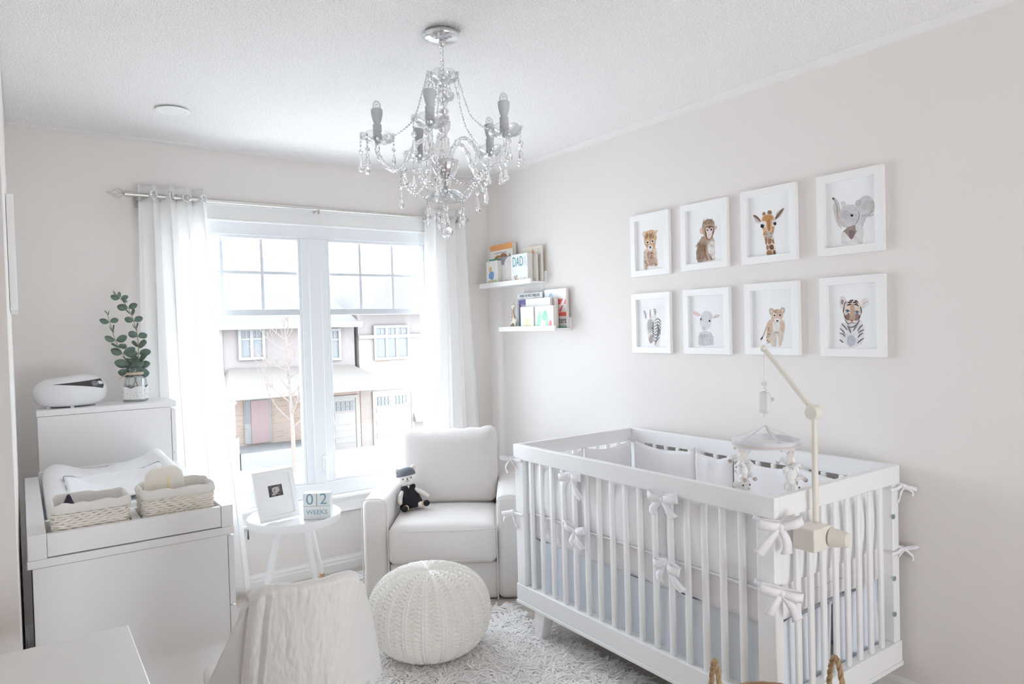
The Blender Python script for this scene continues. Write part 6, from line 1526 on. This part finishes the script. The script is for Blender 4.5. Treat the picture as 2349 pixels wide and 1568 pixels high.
m.build('glass_column', CRYSTAL, cd, smooth=25)
m = MB(); m.lathe([(0.022, 1.988), (0.045, 1.986), (0.047, 1.975), (0.042, 1.955), (0.030, 1.935), (0.018, 1.925), (0.016, 1.918), (0.019, 1.914), (0.014, 1.902), (0.009, 1.890), (0.005, 1.885), (0, 1.884)], 40, (hx, hy, 0)); m.build('hub', CHROME, cd, smooth=40)
def downdish(u, v):
    n = 10; a = 2 * PI * u; r = 0.062 * (0.1 + 0.9 * math.sin(v * PI / 2)) * (1 + 0.05 * v ** 3 * abs(math.cos(n * a / 2)))
    return (hx + r * math.cos(a), hy + r * math.sin(a), 1.886 - 0.032 * v ** 2.0 + 0.003 * math.sin(n * a) * math.sin(PI * v))
m = MB(); m.grid(downdish, 80, 12, cu=True); m.build('lower_dish', CRYSTHIN, cd, smooth=30, solid=0.0028)
def bead_strand(pts, r, name='bead_strand', n=None):
    P = catmull(pts, 10); L = [0]
    for i in range(1, len(P)): L.append(L[-1] + (P[i] - P[i - 1]).length)
    n = n or max(2, int(L[-1] / (r * 2.9))); m = MB()
    for k in range(n):
        s = L[-1] * (k + .5) / n; i = max(j for j in range(len(L)) if L[j] <= s); i = min(i, len(P) - 2)
        f = (s - L[i]) / max(1e-9, L[i + 1] - L[i]); p = P[i].lerp(P[i + 1], f); t = (P[i + 1] - P[i]).normalized()
        M_ = Matrix.Translation(p) @ t.to_track_quat('Z', 'Y').to_matrix().to_4x4()
        m.lathe([(0, -r * 1.35), (r * .8, -r * .6), (r, 0), (r * .8, r * .6), (0, r * 1.35)], 6, M=M_)
    o_ = m.build(name, CRYSTAL, cd, smooth=0)
    m = MB(); m.tube(P, 0.0006, 4, caps=False); m.build('wire', CHROME, o_)
    return o_
def drop(p, L, w, kind=0):
    """hanging pendant below p: small bead, then a cut drop"""
    m = MB(); x, y, z = p
    m.lathe([(0, 0), (w * .35, -w * .35), (w * .4, -w * .6), (0, -w * 1.1)], 8, (x, y, z - 0.004))
    z -= w * 1.1 + 0.006
    if kind == 0: pr = [(0, 0), (w * .18, -L * .05), (w * .34, -L * .45), (w * .5, -L * .74), (w * .42, -L * .92), (w * .2, -L * .99), (0, -L)]
    elif kind == 1: pr = [(0, 0), (w * .3, -L * .25), (w * .48, -L * .6), (w * .3, -L * .85), (0, -L)]
    else: pr = [(w * .5 * math.sin(t), -w * .5 + w * .5 * math.cos(t)) for t in [PI * i / 8 for i in range(9)]]
    m.lathe(pr, 8, (x, y, z)); o_ = m.build('pendant', CRYSTAL, cd, smooth=0)
    m = MB(); m.tube([(p[0], p[1], p[2] + 0.004), (p[0], p[1], z + 0.001)], 0.0006, 4); m.build('wire', CHROME, o_)
camdir = math.atan2(-0.818, -0.574)
angs = [camdir - R(6) + R(72) * k for k in range(5)]
RC = 0.222
for k, a in enumerate(angs):
    P = catmull([at(0.020, a, 1.985), at(0.038, a, 2.035), at(0.075, a, 2.052), at(0.108, a, 2.025), at(0.135, a, 1.975), at(0.165, a, 1.950), at(0.198, a, 1.968), at(RC, a, 2.005), at(RC, a, 2.036)], 8)
    m = MB(); m.tube(P, 0.0075, 10); ra = m.build('arm', CRYSTAL, cd, smooth=60)
    m = MB()
    for h in range(2):
        q = []
        for i, p in enumerate(P):
            t = (P[min(i + 1, len(P) - 1)] - P[max(i - 1, 0)]).normalized(); s = Vector((-math.sin(a), math.cos(a), 0)); n_2 = t.cross(s); b_ = i * .5 + h * PI
            q.append(p + (s * math.cos(b_) + n_2 * math.sin(b_)) * 0.0068)
        m.tube(q, 0.0022, 5)
    m.build('twist', CRYSTAL, ra, smooth=60)
    c = at(RC, a, 2.042)
    dish(c, 0.056, 0.020, 8, 'bobeche')
    m = MB(); m.lathe([(0.008, -0.01), (0.011, -0.006), (0.009, 0.0), (0.013, 0.004)], 20, c); m.build('cup_collar', CHROME, cd)
    m = MB(); m.lathe([(0.0, 0.004), (0.0145, 0.004), (0.0145, 0.057), (0.0135, 0.0585), (0.0, 0.0585)], 24, c); sl = m.build('candle_sleeve', SLEEVE, cd)
    m = MB(); m.lathe([(0.0, 0.0585), (0.0105, 0.0585), (0.0110, 0.063), (0.0150, 0.074), (0.0182, 0.088), (0.0195, 0.098), (0.0192, 0.107), (0.0165, 0.1095), (0.0, 0.1095)], 28, c); bl = m.build('bulb', SLEEVE, cd, smooth=50)
    m = MB(); m.lathe([(0.0135, 0.1095), (0.0142, 0.116), (0.0135, 0.124), (0.010, 0.132), (0.005, 0.1365), (0, 0.138)], 24, c); m.build('bulb_dome', CRYSTHIN, bl, smooth=180)
    m = MB(); m.lathe([(0.004, 0.108), (0.006, 0.112), (0.004, 0.124), (0.0, 0.126)], 10, c); m.build('light_guide', CRYSTAL, bl)
    # strands: from the crown to the cup, and swags to the next arm
    bead_strand([at(0.052, a, 2.276), at(0.068, a, 2.22), at(0.098, a, 2.13), at(0.135, a, 2.088), at(0.176, a, 2.062)], 0.0038)
    b2 = angs[(k + 1) % 5]; mid = (a + (b2 if b2 > a else b2 + 2 * PI)) / 2
    bead_strand([at(0.15, a, 1.948), at(0.138, a + .3, 1.905), at(0.125, mid, 1.885), at(0.138, a + R(72) - .3, 1.905), at(0.15, a + R(72), 1.948)], 0.0046)
    bead_strand([at(0.148, a, 1.946), at(0.115, a, 1.890), at(0.085, a, 1.864), at(0.062, a, 1.858)], 0.0040)
    # pendants
    for da, L, kk in ((-0.9, 0.048, 0), (0.9, 0.048, 0), (2.7, 0.044, 1), (0.0, 0.05, 0)):
        p = c + Vector((math.cos(a + da) * 0.056, math.sin(a + da) * 0.056, 0.018))
        bead_strand([p, p + Vector((0, 0, -0.020)), p + Vector((0, 0, -0.036))], 0.0034, 'bead_string')
        drop(p + Vector((0, 0, -0.036)), L, 0.022 if kk == 0 else 0.015, kk)
    for rr_, zz in ((0.15, 1.944),):
        p = at(rr_, a, zz); bead_strand([p, p + Vector((0, 0, -.02)), p + Vector((0, 0, -.034))], 0.0045, 'bead_string'); drop(p + Vector((0, 0, -.034)), 0.056, 0.020, 0)
    p = at(0.064, a, 1.856); bead_strand([p, p + Vector((0, 0, -.012)), p + Vector((0, 0, -.022))], 0.0034, 'bead_string'); drop(p + Vector((0, 0, -.022)), 0.050, 0.016, 1)
for k in range(5):
    a = angs[k] + R(36); p = at(0.052, a, 2.272); bead_strand([p, p + Vector((0, 0, -.016)), p + Vector((0, 0, -.03))], 0.003, 'bead_string'); drop(p + Vector((0, 0, -.03)), 0.034, 0.013, 1)
p = Vector((hx, hy, 1.884)); bead_strand([p, p + Vector((0, 0, -.018)), p + Vector((0, 0, -.038))], 0.005, 'bead_string'); drop(p + Vector((0, 0, -.038)), 0.045, 0.026, 0)
m = MB(); m.sphere((hx, hy, 1.746), 0.0205, 14, 9); m.build('crystal_ball', CRYSTAL, cd, smooth=0)
m = MB(); m.tube([(hx, hy, 1.80), (hx, hy, 1.764)], 0.0022, 6); m.build('ball_wire', CHROME, cd)
